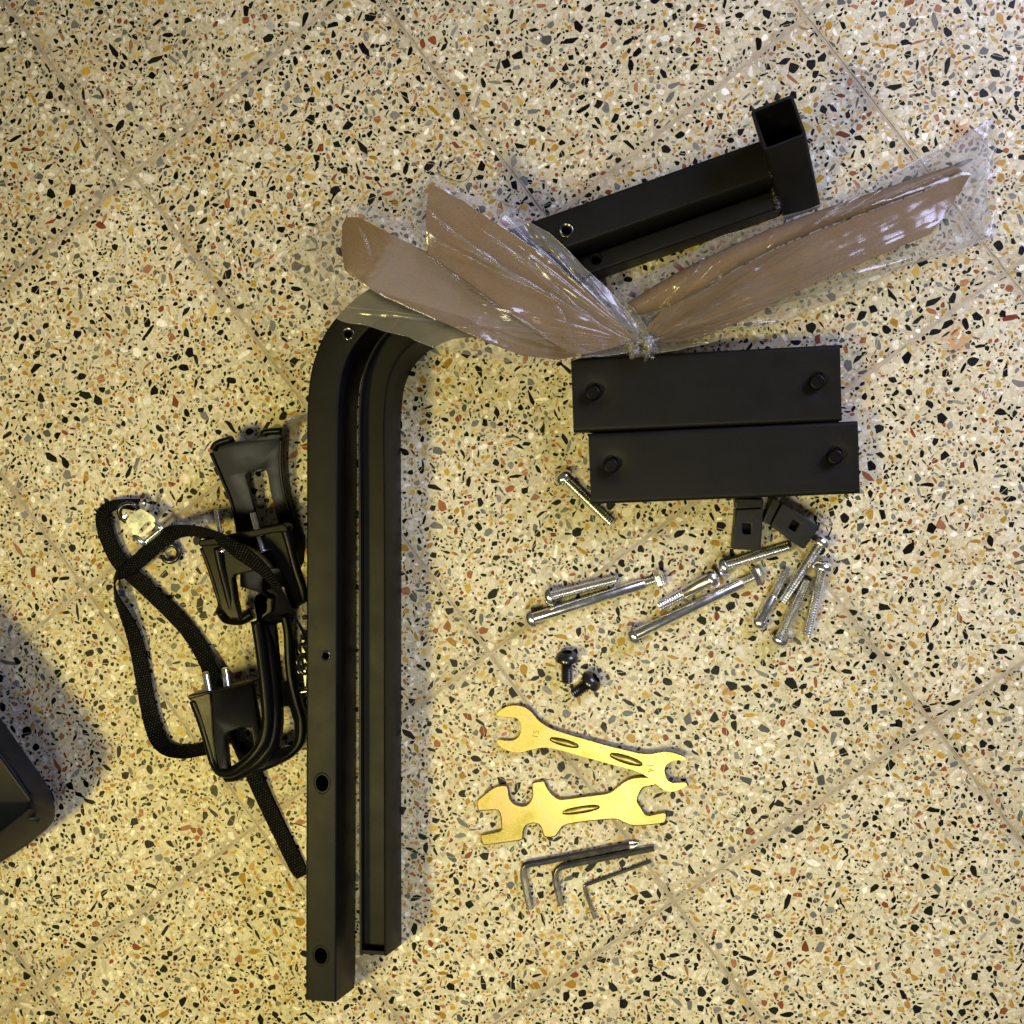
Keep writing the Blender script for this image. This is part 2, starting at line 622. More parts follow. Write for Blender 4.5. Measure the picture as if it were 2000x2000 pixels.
edge = ramp(nt, ve.outputs['Distance'], ((0.0, (1, 1, 1)), (0.12, (0, 0, 0))))
base = mixc(nt, edge, cell, (0.57, 0.535, 0.415))
big = noise_t(nt, c, 7, 6, 0.68)
base = mixc(nt, 1.0, base, ramp(nt, big, ((0.30, (0.82, 0.77, 0.66)), (0.5, (0.97, 0.96, 0.93)), (0.7, (1.05, 1.05, 1.05)))), 'MULTIPLY')
oi = nt.nodes.new('ShaderNodeObjectInfo')
base = mixc(nt, 1.0, base, ramp(nt, oi.outputs['Random'], ((0.0, (0.86, 0.85, 0.80)), (0.5, (0.97, 0.97, 0.94)), (1.0, (1.07, 1.07, 1.05)))), 'MULTIPLY')
fine = noise_t(nt, c, 1500, 2, 0.6)
base = mixc(nt, 1.0, base, ramp(nt, fine, ((0.3, (0.90, 0.89, 0.87)), (0.7, (1.06, 1.06, 1.06)))), 'MULTIPLY')
# dirt near the joints
mp = nt.nodes.new('ShaderNodeMapping'); mp.vector_type = 'TEXTURE'
mp.inputs['Location'].default_value = LAT0; mp.inputs['Rotation'].default_value = (0, 0, LANG); mp.inputs['Scale'].default_value = (S, S, 1)
nt.links.new(c, mp.inputs[0])
sx = nt.nodes.new('ShaderNodeSeparateXYZ'); nt.links.new(mp.outputs[0], sx.inputs[0])
def edge_d(o):
    f = math_n(nt, 'FRACT', o)
    g = math_n(nt, 'SUBTRACT', f, 0.5)
    return math_n(nt, 'ABSOLUTE', g)
e1, e2 = edge_d(sx.outputs[0]), edge_d(sx.outputs[1])
em = math_n(nt, 'MAXIMUM', e1, e2)
dn = noise_t(nt, c, 34, 5, 0.7)
dd = math_n(nt, 'ADD', em, math_n(nt, 'MULTIPLY', math_n(nt, 'SUBTRACT', dn, 0.5), 0.10))
dirt = ramp(nt, dd, ((0.445, (0, 0, 0)), (0.485, (0.35, 0.35, 0.35)), (0.505, (0.8, 0.8, 0.8))))
base = mixc(nt, dirt, base, (0.30, 0.25, 0.185))
for (p, r) in STAINS:
    if r <= 0:
        continue
    vd = nt.nodes.new('ShaderNodeVectorMath'); vd.operation = 'DISTANCE'
    nt.links.new(c, vd.inputs[0]); vd.inputs[1].default_value = p
    q = math_n(nt, 'ADD', math_n(nt, 'DIVIDE', vd.outputs['Value'], r), math_n(nt, 'MULTIPLY', math_n(nt, 'SUBTRACT', noise_t(nt, c, 180, 4, 0.7), 0.5), 2.4))
    base = mixc(nt, ramp(nt, q, ((0.35, (0.8, 0.8, 0.8)), (0.85, (0, 0, 0)))), base, (0.42, 0.22, 0.07))
nt.links.new(base, b.inputs['Base Color'])
rn = noise_t(nt, c, 60, 4, 0.6)
nt.links.new(ramp(nt, rn, ((0.3, (0.28,) * 3), (0.7, (0.58,) * 3))), b.inputs['Roughness'])
b.inputs['Specular IOR Level'].default_value = 0.28
bump(nt, fine, 0.25, 0.00015, b)
M['cement'] = m

# stone chips: each chip carries its own stone colour
m, nt, b = material('stone_chip')
a = nt.nodes.new('ShaderNodeAttribute'); a.attribute_name = 'stone_color'
c = nt.nodes.new('ShaderNodeNewGeometry').outputs['Position']
f = noise_t(nt, c, 420, 4, 0.65)
col = mixc(nt, 1.0, a.outputs['Color'], ramp(nt, f, ((0.25, (0.72, 0.72, 0.72)), (0.75, (1.22, 1.22, 1.22)))), 'MULTIPLY')
nt.links.new(col, b.inputs['Base Color'])
nt.links.new(ramp(nt, noise_t(nt, c, 80, 3, 0.6), ((0.3, (0.26,) * 3), (0.7, (0.46,) * 3))), b.inputs['Roughness'])
b.inputs['Specular IOR Level'].default_value = 0.14
M['chip'] = m
M['grout'] = simple('dirty_cement_grout', (0.36, 0.315, 0.235), 0.85, 0, 120, 0.3, 500, 0.0006)

# ------------------------------------------------------------------ floor
CA, SA = math.cos(LANG), math.sin(LANG)


def lat(i, j, z=0.0):
    return Vector((LAT0.x + S * (i * CA - j * SA), LAT0.y + S * (i * SA + j * CA), z))


fl = mk('floor', [(-1.25, -1.25, -0.0004), (1.25, -1.25, -0.0004), (1.25, 1.25, -0.0004), (-1.25, 1.25, -0.0004)], [(0, 1, 2, 3)], M['grout'])
fl['kind'] = 'structure'

PAL = {
    'black': [(0.006, 0.006, 0.006), (0.010, 0.0105, 0.010), (0.004, 0.004, 0.0045)],
    'grey': [(0.12, 0.125, 0.125), (0.17, 0.17, 0.165), (0.08, 0.085, 0.08), (0.21, 0.20, 0.19)],
    'red': [(0.25, 0.090, 0.036), (0.18, 0.048, 0.024), (0.32, 0.145, 0.075)],
    'ochre': [(0.40, 0.25, 0.040), (0.32, 0.18, 0.025), (0.50, 0.35, 0.09), (0.42, 0.24, 0.06)],
    'white': [(0.72, 0.68, 0.59), (0.78, 0.75, 0.68), (0.66, 0.61, 0.50), (0.60, 0.54, 0.42)],
    'pale': [(0.46, 0.42, 0.33), (0.43, 0.41, 0.36), (0.52, 0.45, 0.31)],
}
WHITE_KINDS = ('white', 'pale')


def chip_poly(cx, cy, r, asp, ang):
    k = random.choice((4, 5, 5, 6, 6, 7))
    off = random.random() * 6.28
    pts = []
    for i in range(k):
        a = off + 2 * math.pi * (i + random.uniform(-0.33, 0.33)) / k
        rr = r * random.uniform(0.58, 1.22)
        x, y = rr * math.cos(a) * asp, rr * math.sin(a) / asp
        pts.append((cx + x * math.cos(ang) - y * math.sin(ang), cy + x * math.sin(ang) + y * math.cos(ang)))
    # soften the corners a little
    q = []
    cr = random.choice((0.04, 0.08, 0.12, 0.22))
    for i in range(k):
        a, b_ = pts[i], pts[(i + 1) % k]
        q.append((a[0] + (b_[0] - a[0]) * cr, a[1] + (b_[1] - a[1]) * cr))
        q.append((a[0] + (b_[0] - a[0]) * (1 - cr), a[1] + (b_[1] - a[1]) * (1 - cr)))
    return q


def clip_rect(poly, lo, hi):
    for ax, lim, sg in ((0, lo, 1), (0, hi, -1), (1, lo, 1), (1, hi, -1)):
        out = []
        for i in range(len(poly)):
            a, b_ = poly[i], poly[(i + 1) % len(poly)]
            da, db = (a[ax] - lim) * sg, (b_[ax] - lim) * sg
            if da >= 0:
                out.append(a)
            if (da >= 0) != (db >= 0):
                t = da / (da - db)
                out.append((a[0] + (b_[0] - a[0]) * t, a[1] + (b_[1] - a[1]) * t))
        poly = out
        if len(poly) < 3:
            return []
    return poly


def split_line(poly, c, ang, gap):
    n = (math.cos(ang), math.sin(ang))
    res = []
    for sg in (1, -1):
        out = []
        for i in range(len(poly)):
            a, b_ = poly[i], poly[(i + 1) % len(poly)]
            da = ((a[0] - c[0]) * n[0] + (a[1] - c[1]) * n[1]) * sg - gap
            db = ((b_[0] - c[0]) * n[0] + (b_[1] - c[1]) * n[1]) * sg - gap
            if da >= 0:
                out.append(a)
            if (da >= 0) != (db >= 0):
                t = da / (da - db)
                out.append((a[0] + (b_[0] - a[0]) * t, a[1] + (b_[1] - a[1]) * t))
        if len(out) >= 3:
            res.append(out)
    return res


def parea(p):
    return abs(sum(p[i][0] * p[(i + 1) % len(p)][1] - p[(i + 1) % len(p)][0] * p[i][1] for i in range(len(p)))) / 2


GAP = 0.0009
all_chips = []       # (area, tile index, polygon in tile metres, colour)
tiles = []
tile_ij = []
for i in range(-3, 7):
    for j in range(-5, 6):
        ctr = lat(i + 0.5, j + 0.5)
        if abs(ctr.x) < 0.80 and abs(ctr.y) < 0.80:
            tile_ij.append((i, j))

for ti, (i, j) in enumerate(tile_ij):
    # tile slab with slightly worn, uneven edges
    rnd = random.Random(i * 131 + j * 17 + 5)
    ring = []
    nseg = 46
    for side in range(4):
        for k in range(nseg):
            t = GAP + (S - 2 * GAP) * k / nseg
            w = 0.00035 * noise.noise(Vector((t * 90, side * 7.3 + i, j * 3.1))) + 0.0002 * noise.noise(Vector((t * 400, side * 3.3 + i, j * 5.1)))
            if abs(noise.noise(Vector((t * 38, side * 5.7 + i * 2, j * 1.7)))) > 0.52:
                w += 0.0007
            e = GAP + max(w, -0.0004)
            p = {0: (t, e), 1: (S - e, t), 2: (S - t, S - e), 3: (e, S - t)}[side]
            ring.append(p)
    org = lat(i, j)
    ex, ey = Vector((CA, SA, 0)), Vector((-SA, CA, 0))
    dz = rnd.uniform(-0.00015, 0.00005)
    top = [org + ex * p[0] + ey * p[1] + Vector((0, 0, dz)) for p in ring]
    n = len(top)
    bot = [v - Vector((0, 0, 0.012)) for v in top]
    faces = [tuple(range(n))] + [(k, n + k, n + (k + 1) % n, (k + 1) % n) for k in range(n)]
    to = mk('tile', top + bot, faces, M['cement'], fl)
    tiles.append((to, org, ex, ey, dz))
    ctr = lat(i + 0.5, j + 0.5)
    if abs(ctr.x) > 0.66 or abs(ctr.y) > 0.66:
        continue
    # chips of this tile, thrown largest first
    specs = []
    dens = rnd.uniform(0.9, 1.1)
    och, blk = rnd.uniform(0.7, 1.35), rnd.uniform(0.88, 1.12)
    for kind, cnt, med, sig in (('black', 1350 * blk, 0.00122, 0.56), ('grey', 640, 0.00128, 0.48), ('red', 420, 0.00122, 0.50), ('ochre', 820 * och, 0.00122, 0.46), ('white', 1250, 0.00132, 0.42), ('pale', 500, 0.0012, 0.4)):
        for _ in range(int(cnt * dens)):
            specs.append((min(max(rnd.lognormvariate(math.log(med), sig), 0.00042), 0.0043), kind))
    specs.sort(key=lambda q: -q[0] * (0.75 if q[1] in WHITE_KINDS else 1.0))
    G = 0.0048
    grid = {}
    random.seed(ti * 977 + 3)
    for r, kind in specs:
        asp = random.choice((1.0, 1.08, 1.2, 1.2, 1.35, 1.55))
        if random.random() < 0.06:
            asp = 1.9
        ang = random.random() * math.pi
        ok = False
        for _ in range(16):
            x, y = random.uniform(0, S), random.uniform(0, S)
            ok = True
            gx, gy = int(x / G), int(y / G)
            for ax in (gx - 1, gx, gx + 1):
                for ay in (gy - 1, gy, gy + 1):
                    for (x2, y2, r2) in grid.get((ax, ay), ()):
                        if (x - x2) ** 2 + (y - y2) ** 2 < ((r + r2) * 0.94) ** 2:
                            ok = False
                            break
                    if not ok:
                        break
                if not ok:
                    break
            if ok:
                break
        if not ok:
            continue
        grid.setdefault((gx, gy), []).append((x, y, r * (1 + 0.35 * (asp - 1))))
        poly = clip_rect(chip_poly(x, y, r * 1.06, asp, ang), GAP + 0.0009, S - GAP - 0.0009)
        if len(poly) < 3:
            continue
        base = random.choice(PAL[kind])
        v = random.uniform(0.82, 1.18)
        colr = (base[0] * v, base[1] * v, base[2] * v * random.uniform(0.94, 1.06))
        pieces = [poly]
        if r > 0.0017 and random.random() < 0.22 and kind not in WHITE_KINDS:
            pieces = split_line(poly, (x + random.uniform(-.4, .4) * r, y + random.uniform(-.4, .4) * r), random.random() * math.pi, 0.00016)
        for pc in pieces:
            all_chips.append((parea(pc), ti, pc, colr, kind))


def chips_mesh(name, items):
    V, F, C = [], [], []
    for (_, ti, pc, colr, _k) in items:
        to, org, ex, ey, dz = tiles[ti]
        o = len(V)
        for p in pc:
            q = org + ex * p[0] + ey * p[1]
            V.append((q.x, q.y, dz + 0.00009))
        F.append(tuple(range(o, o + len(pc))))
        C.append(colr)
    me = bpy.data.meshes.new(name)
    me.from_pydata(V, [], F)
    # polygons were wound either way round: face them all up
    if me.polygons and me.polygons[0].normal.z < 0:
        me.flip_normals()
    at_ = me.attributes.new('stone_color', 'FLOAT_COLOR', 'FACE')
    at_.data.foreach_set('color', [x for c_ in C for x in (c_[0], c_[1], c_[2], 1.0)])
    return me


def in_view(it):
    to, org, ex, ey, dz = tiles[it[1]]
    p = it[2][0]
    q = org + ex * p[0] + ey * p[1]
    d = q - CAM
    zc = d.dot(fwd)
    return abs(d.dot(right) / zc) < 0.5 and abs(d.dot(down) / zc) < 0.5


cand = sorted([k for k, it in enumerate(all_chips) if it[4] not in WHITE_KINDS and in_view(it)], key=lambda k: -all_chips[k][0])[:300]
cs = set(cand)
for k in cand:
    it = all_chips[k]
    link('stone_chip', chips_mesh('stone_chip', [it]), M['chip'], tiles[it[1]][0])
bytile = {}
for k, it in enumerate(all_chips):
    if k not in cs:
        bytile.setdefault(it[1], []).append(it)
for ti, items in bytile.items():
    o = link('small_stone_chips', chips_mesh('small_stone_chips', items), M['chip'], tiles[ti][0])
    o['kind'] = 'stuff'


# ------------------------------------------------------------------ bent leg tubes
def bend_leg(label, pts, zt, h, w, holes, inserts, shear, channel=False):
    path_px = catmull([(p[0], p[1], 0) for p in pts], 8)
    path = [at(p.x, p.y, zt) for p in path_px]
    root = thing('bent_leg_tube', label, 'metal tube', (path[0].x, path[0].y, zt - h), 'pair of bent legs')
    V, F = channel_sweep(path, w, h, 0.0016, shear, 0.010) if channel else tube_sweep(path, w, h, 0.0019, 0.0016, shear0=shear)
    o = mk('tube', V, F, M['paint'], root)
    cutters = []
    for (u, v, ru, rv) in holes:
        c_ = at(u, v, zt)
        if channel:       # bored through the left wall
            V2, F2 = cyl_mesh((c_.x - w / 2 - 0.004, c_.y, zt - h * 0.5), (1, 0, 0), ru, ru, 0.009, 24)
        else:
            V2, F2 = cyl_mesh((c_.x, c_.y, zt - 0.006), (0, 0, 1), ru, ru, 0.012, 24, rv / ru)
        cutters.append(mk('bore', V2, F2, None))
    for (u, v, ri) in inserts:
        c_ = at(u, v, zt)
        V2, F2 = cyl_mesh((c_.x, c_.y, zt - 0.006), (0, 0, 1), ri, ri, 0.012, 24)
        cutters.append(mk('bore', V2, F2, None))
    if cutters:
        cut(o, cutters)
    if channel:      # closing plate across the lower end
        tq = (path[1] - path[0]).normalized(); nq = Vector((-tq.y, tq.x, 0))
        V2 = []
        for dd_ in (0.0, 0.003):
            for (uu, vv) in ((-.5, -.0012), (.5, -.0012), (.5, -h + .002), (-.5, -h + .002)):
                V2.append(path[0] + nq * (w - .003) * uu + tq * (dd_ + .0004 + vv * -shear) + Vector((0, 0, vv)))
        mk('end_plate', V2, [(0, 1, 2, 3), (4, 5, 6, 7), (0, 1, 5, 4), (1, 2, 6, 5), (2, 3, 7, 6), (3, 0, 4, 7)], M['paint'], root)
    me = o.data
    me.polygons.foreach_set('use_smooth', [True] * len(me.polygons))
    bm = bmesh.new(); bm.from_mesh(me)
    for e in bm.edges:
        if len(e.link_faces) == 2 and e.calc_face_angle(0) > math.radians(32):
            e.smooth = False
    bm.to_mesh(me); bm.free()
    for (u, v, ri) in inserts:
        c_ = at(u, v, zt)
        prof = [(-0.010, ri * 0.72), (-0.010, ri * 0.98), (0.0, ri * 0.98), (0.0008, ri * 1.12), (0.0013, ri * 1.02), (0.0010, ri * 0.80)]
        for k in range(8):
            prof += [(0.0006 - k * 0.0012, ri * 0.74), (0.0 - k * 0.0012, ri * 0.82)]
        V2, F2 = lathe((c_.x, c_.y, zt), (0, 0, 1), prof, 24)
        ins = mk('threaded_insert', V2, F2[:-2], M['oxide'], root, smooth=35)
        V2, F2 = torus((c_.x, c_.y, zt + .0007), (0, 0, 1), ri * 1.02, .0005, 28, 8)
        mk('insert_rim', V2, F2, M['steel'], ins, smooth=180)
    for (u, v, ru, rv) in ([] if channel else holes):
        c_ = at(u, v, zt)
        V2, F2 = torus((c_.x, c_.y, zt + 0.0000), (0, 0, 1), ru * 1.25, 0.00045, 28, 6)
        V2 = [Vector((q.x, c_.y + (q.y - c_.y) * rv / ru, q.z)) for q in V2]
        mk('hole_rim', V2, F2, M['paint'], root, smooth=180)
    return root


bend_leg('nearer, longer black bent square tube with two oval holes, left of its twin',
         [(626.5, 1955), (627, 1700), (628, 1400), (628.5, 1100), (629, 920), (629.5, 820), (633, 757), (642, 712), (659, 670), (685, 634), (722, 600), (775, 568)],
         0.0600, 0.056, 0.0248, [(629, 1530, 0.0052, 0.0066), (626.5, 1867, 0.0052, 0.0066)], [(636, 1281, 0.0036), (680, 652, 0.0042)], -0.30)
bend_leg('black bent tube with a face sunk to shade it dark, right of its longer twin',
         [(728, 1866), (727.5, 1700), (727, 1400), (727, 1100), (726, 920), (726, 815), (732, 748), (746, 706), (768, 672), (806, 640), (856, 618), (915, 612)],
         0.0560, 0.056, 0.0212, [], [], -0.30, True)  # shape stands in for shade: face sunk to look near-black


# ------------------------------------------------------------------ flat bars with pegs
def peg_bar(label, c4, pegs, h):
    A, B, C_, D = [at(p[0], p[1], h) for p in c4]         # left-up, right-up, right-down, left-down
    p0, p1 = (A + D) / 2, (B + C_) / 2
    w = ((A - D).length + (B - C_).length) / 2
    n = 110
    path = [p0.lerp(p1, k / n) for k in range(n + 1)]
    root = thing('peg_bar', label, 'metal bar', (p0.x, p0.y, 0), 'pair of rectangular bars with pegs')
    V, F = tube_sweep(path, w, h, 0.0028, 0.002, sub=30)
    pc = [at(q[0], q[1], h) for q in pegs]
    V2 = []
    for v in V:
        v = Vector(v)
        if v.z > h - 0.0023:
            for c_ in pc:
                d2 = (v.x - c_.x) ** 2 + (v.y - c_.y) ** 2
                v.z -= 0.0022 * math.exp(-d2 / (2 * 0.0068 ** 2))
        V2.append(v)
    mk('bar', V2, F, M['paint'], root, smooth=40)
    for c_ in pc:
        z0 = h - 0.004
        prof = [(0, 0.0066), (0.0028, 0.0059), (0.0092, 0.0056), (0.0101, 0.0052), (0.0104, 0.0046), (0.0101, 0.0042)]
        V3, F3 = lathe((c_.x, c_.y, z0), (0, 0, 1), prof, 28)
        mk('peg', V3, F3, M['rubber'], root, smooth=30)
    return root


peg_bar('upper black flat bar with two round pegs, beneath the knot of the plastic bag', [(1115, 702), (1640, 670), (1645, 824), (1120, 842)], [(1158, 768), (1594, 747)], 0.032)
peg_bar('lower black flat bar with two round pegs, above the plastic end plugs', [(1149, 849), (1675, 820), (1680, 966), (1154, 983)], [(1193, 910), (1629, 893)], 0.032)


# ------------------------------------------------------------------ sleeve bracket
def beam(name, upper, lower, zt, h, root):
    a0, a1 = at(*upper[0], zt), at(*upper[1], zt)
    b0, b1 = at(*lower[0], zt), at(*lower[1], zt)
    d = ((a1 - a0).normalized() + (b1 - b0).normalized()).normalized()
    nrm = Vector((-d.y, d.x, 0))
    ca = ((a0 + a1) / 2 + (b0 + b1) / 2) / 2
    w = abs(((a0 + a1) / 2 - (b0 + b1) / 2).dot(nrm))
    return ca, d, nrm, w


topz = 0.100
opening = [at(1465.6, 217.5, topz), at(1552, 186, topz), at(1573.5, 262.5, topz), at(1491, 297, topz)]
shift = Vector((0.028, -0.0235, -topz))
root = thing('sleeve_bracket', 'black double beam bracket ending in an open upright square sleeve', 'metal bracket', (0.2, 0.2, 0))
c0 = sum(opening, Vector()) / 4
ux = ((opening[1] - opening[0]) + (opening[2] - opening[3])).normalized()
uy = Vector((-ux.y, ux.x, 0))
sq = 0.0300


def ring_sq(c, s, r, k=5):
    return [c + ux * p[0] + uy * p[1] for p in rrect(s, s, r, k)]


rings = []
V, F = [], []
for (c_, s, r) in ((c0 + shift, sq, .003), (c0, sq, .003), (c0 + Vector((0, 0, .0006)), sq - .0012, .0026), (c0 + Vector((0, 0, .0006)), sq - .0042, .0016), (c0 + Vector((0, 0, -.0006)), sq - .0048, .0014), (c0 + shift * 0.97, sq - .0048, .0014)):
    V += ring_sq(c_, s, r)
k = len(V) // 6
for i in range(5):
    for j in range(k):
        F.append((i * k + j, i * k + (j + 1) % k, (i + 1) * k + (j + 1) % k, (i + 1) * k + j))
F.append(tuple(range(5 * k, 6 * k)))
mk('sleeve', V, F, M['paint'], root, smooth=40)
# ragged paint burr on the rim
burr = []
for (u, v) in ((1469, 214), (1498, 205), (1518, 193), (1521, 190)):
    p = at(u, v, topz)
    burr.append(cyl_mesh(p - Vector((0, 0, .001)), (random.uniform(-.4, .4), .7, .5), .0022, .0006, .0034, 7))
V, F = merge(burr)
mk('paint_burr', V, F, M['paint'], root)

for (nm, up, lo, zt, h, ends) in (('upper_beam', ((1008, 445), (1479, 274)), ((1098, 486), (1505, 347)), 0.064, 0.0625, (1498, 309)),
                                   ('lower_beam', ((1114, 509), (1511, 371)), ((1155, 536), (1514, 408)), 0.036, 0.0345, (1514, 391))):
    ca, d, nrm, w = beam(nm, up, lo, zt, h, root)
    e = at(ends[0], ends[1], zt)
    t1 = (e - ca).dot(d) + 0.004
    t0 = (at(*up[0], zt) - ca).dot(d) - (0.028 if nm == 'upper_beam' else 0.045)
    n = 14
    path = [ca + d * (t0 + (t1 - t0) * q / n) for q in range(n + 1)]
    V, F = tube_sweep(path, w, h, 0.0022, 0.0016)
    bo = mk('beam', V, F, M['paint'], root)
    if nm == 'upper_beam':
        hp = at(1106, 450, zt); rr = 0.0044
    else:
        hp = at(1164, 505, zt); rr = 0.0050
    V2, F2 = cyl_mesh((hp.x, hp.y, zt - .006), (0, 0, 1), rr, rr, .012, 24)
    cut(bo, [mk('bore', V2, F2, None)])
    me = bo.data
    me.polygons.foreach_set('use_smooth', [True] * len(me.polygons))
    bm = bmesh.new(); bm.from_mesh(me)
    for ed in bm.edges:
        if len(ed.link_faces) == 2 and ed.calc_face_angle(0) > math.radians(32):
            ed.smooth = False
    bm.to_mesh(me); bm.free()
    if nm == 'upper_beam':
        prof = [(-.010, rr * .98), (0, rr * .98), (.0010, rr * 1.18), (.0015, rr * 1.05), (.0011, rr * .84)] + [(0.0004 - q * .0008, rr * (.78 if q % 2 else .86)) for q in range(12)]
    else:
        prof = [(-.012, rr * .98), (-.002, rr * .98), (-.0015, rr * .85)] + [(-0.002 - q * .0008, rr * (.74 if q % 2 else .84)) for q in range(12)]
    V2, F2 = lathe((hp.x, hp.y, zt), (0, 0, 1), prof, 24)
    ins = mk('threaded_insert', V2, F2[:-2], M['oxide'], root, smooth=35)
    if nm == 'upper_beam':
        V2, F2 = torus((hp.x, hp.y, zt + .0008), (0, 0, 1), rr * 1.05, .0006, 28, 8)
        mk('insert_rim', V2, F2, M['steel'], ins, smooth=180)
    # weld bead down the joint and across the top of the beam
    rnd = random.Random(4)
    e2 = ca + d * (t1 - 0.0035)
    wp = []
    for q in range(26):
        s_ = q / 25
        p = e2 - nrm * (w / 2 + .0006) + nrm * (w + .0012) * s_ + Vector((0, 0, -0.0004)) + d * rnd.uniform(-.0009, .0009)
        wp.append(p)
    V, F = rod(wp, 0.0021, 8)
    V = [v + Vector((rnd.uniform(-.0003, .0003),) * 3) for v in V]
    mk('weld_bead', V, F, M['weld'], root, smooth=180)


# ------------------------------------------------------------------ bolts
def thread(x0, x1, r, pitch=0.0021, depth=0.0010):
    prof = []
    x = x0
    while x < x1 - pitch * 0.5:
        prof += [(x, r - depth), (x + pitch * 0.5, r)]
        x += pitch
    prof += [(x1 - 0.0004, r - depth), (x1, r - depth - 0.0004)]
    return prof


def bolt(label, head, tip, rs, rh, hh, smooth_frac=0.0, rsm=None, nut=False, mat='zinc', zlift=0.0, ztip=0.0, group='silver bolts spread on the floor', name='bolt', pitch=0.0021):
    zh = max(rh * 0.96, 0) + zlift
    zt = rs + 0.0004 + ztip
    p0, p1 = at(head[0], head[1], zh), at(tip[0], tip[1], zt)
    L = (p1 - p0).length
    ax = (p1 - p0).normalized()
    root = thing(name, label, 'bolt', (p0.x, p0.y, 0), group)
    mm = M[mat]
    # domed head with a hex socket, its flat underside towards the shank
    so = rh * 0.46
    V1, F1 = lathe(p0, ax, [(-hh * 0.15, 0.0), (-hh * 0.15, so)], 6)
    prof = [(-hh * 0.15, so), (-hh + 0.0002, so), (-hh, so + 0.0002)]
    for q in range(1, 9):
        a = math.pi / 2 * q / 8
        prof.append((-hh * (1 - 0.12) * math.cos(a) * 1.0 - hh * 0.12 * (1 - q / 8), so + (rh - so) * math.sin(a)))
    prof += [(hh * 0.08, rh * 0.985), (hh * 0.10, rs)]
    V2, F2 = lathe(p0, ax, prof, 28)
    V, F = merge([(V2, F2)])
    mk('head', V, F, mm, root, smooth=38)
    xs = hh * 0.08
    if smooth_frac > 0:
        r2 = rsm or rs
        x1 = L * smooth_frac
        V, F = lathe(p0, ax, [(xs, r2), (x1 - 0.0004, r2), (x1 + .0002, r2 - 0.0005)], 28)
        mk('shank', V, F, mm, root, smooth=40)
        xs = x1
    if nut:
        V, F = lathe(p0, ax, thread(xs, L - 0.0055, rs * .86, pitch), 20)
        mk('thread', V, F, mm, root, smooth=25)
        rn_ = rh * 0.98
        prof = [(L - 0.0062, rn_ * 0.80), (L - 0.0057, rn_ * .98), (L - 0.0018, rn_ * .98), (L - 0.0010, rn_ * .86), (L + .0012, rn_ * .66), (L + .0016, rn_ * .52), (L + .0004, rn_ * .46)]
        V, F = lathe(p0, ax, prof, 6, roll=random.random())
        mk('nut', V, F, mm, root, smooth=20)
    else:
        V, F = lathe(p0, ax, thread(xs, L, rs, pitch), 22)
        mk('thread', V, F, mm, root, smooth=25)
    return root


B = lambda x, y: (1000 + x / 2.76, 900 + y / 2.76)
bolt('silver threaded bolt half hidden under the left corner of the lower bar', B(280, 95), B(537, 342), .0040, .0078, .0054)
bolt('silver fully threaded bolt lying against the leftmost long bolt with nut', B(210, 730), B(565, 640), .0043, .0083, .0056)
bolt('long smooth silver bolt with hex nut, leftmost of the two long ones', B(115, 848), B(812, 632), .0046, .0084, .0062, .86, .0044, nut=True)
bolt('thick short silver bolt with threaded left end, its head over a long bolt', B(1072, 637), B(795, 782), .0046, .0082, .0058, .52, .0050, zlift=.004)
bolt('long smooth silver bolt with hex nut, right of the other long one', B(665, 938), B(1335, 612), .0046, .0084, .0062, .86, .0044, nut=True)
bolt('silver threaded bolt just below the left square end plug', B(1145, 568), B(1502, 462), .0043, .0083, .0056)
bolt('silver bolt with smooth thick shank and threaded upper half, leftmost of four clustered', B(1337, 866), B(1476, 592), .0040, .0068, .0058, .50, .0043)
bolt('silver threaded bolt with its head tucked under the right square end plug', B(1660, 445), B(1457, 758), .0043, .0083, .0056)
bolt('silver threaded bolt with lowest head in the right cluster', B(1442, 960), B(1594, 642), .0043, .0083, .0056, zlift=.0005)
bolt('rightmost silver threaded bolt of the cluster, head upward', B(1673, 580), B(1590, 940), .0043, .0083, .0056)
bolt('upper short black socket screw pointing downward', B(295, 1072), B(296, 1196), .0047, .0094, .0066, mat='oxide', group='short black screws', name='socket_screw', pitch=.0021)
bolt('lower short black socket screw pointing to the lower left', B(420, 1193), B(330, 1257), .0047, .0092, .0066, mat='oxide', group='short black screws', name='socket_screw', pitch=.0021)


# ------------------------------------------------------------------ square end plugs
def end_plug(label, face, flange, h, hole):
    root = thing('end_plug', label, 'end plug', at(face[0][0], face[0][1], 0), 'square plastic end plugs')
    hl = [[(hole[0] + (-6 if q in (0, 3) else 6) * hole[2][0] + (-8 if q in (0, 1) else 8) * hole[2][1],
            hole[1] + (-6 if q in (0, 3) else 6) * hole[2][1] * -1 + (-8 if q in (0, 1) else 8) * hole[2][0]) for q in range(4)]]
    plate('plug_body', face, h - .0005, M['plug'], root, holes=hl, z=h, bevel=.0011)
    plate('flange', flange, h - .0007, M['plug'], root, z=h + .0004, bevel=.0009)
    hb = [(hole[0] + 10 * a, hole[1] + 12 * b_) for a, b_ in ((-1, -1), (1, -1), (1, 1), (-1, 1))]
    plate('plug_floor', hb, .001, M['rubber'], root, z=h - .010)
    return root


end_plug('left square black end plug standing beneath the lower bar', [(1437.5, 995), (1491, 993), (1486, 1075), (1430, 1073)], [(1436, 974), (1491, 975), (1491, 991.5), (1437, 993.5)], .019, (1458.5, 1033, (1.3, 0.0)))
end_plug('right square black end plug, turned askew', [(1528.5, 981), (1602, 1029), (1570, 1073), (1506, 1026)], [(1509, 972), (1525.5, 980), (1503.5, 1024.5), (1490, 1019)], .019, (1551, 1027, (1.05, -0.62)))

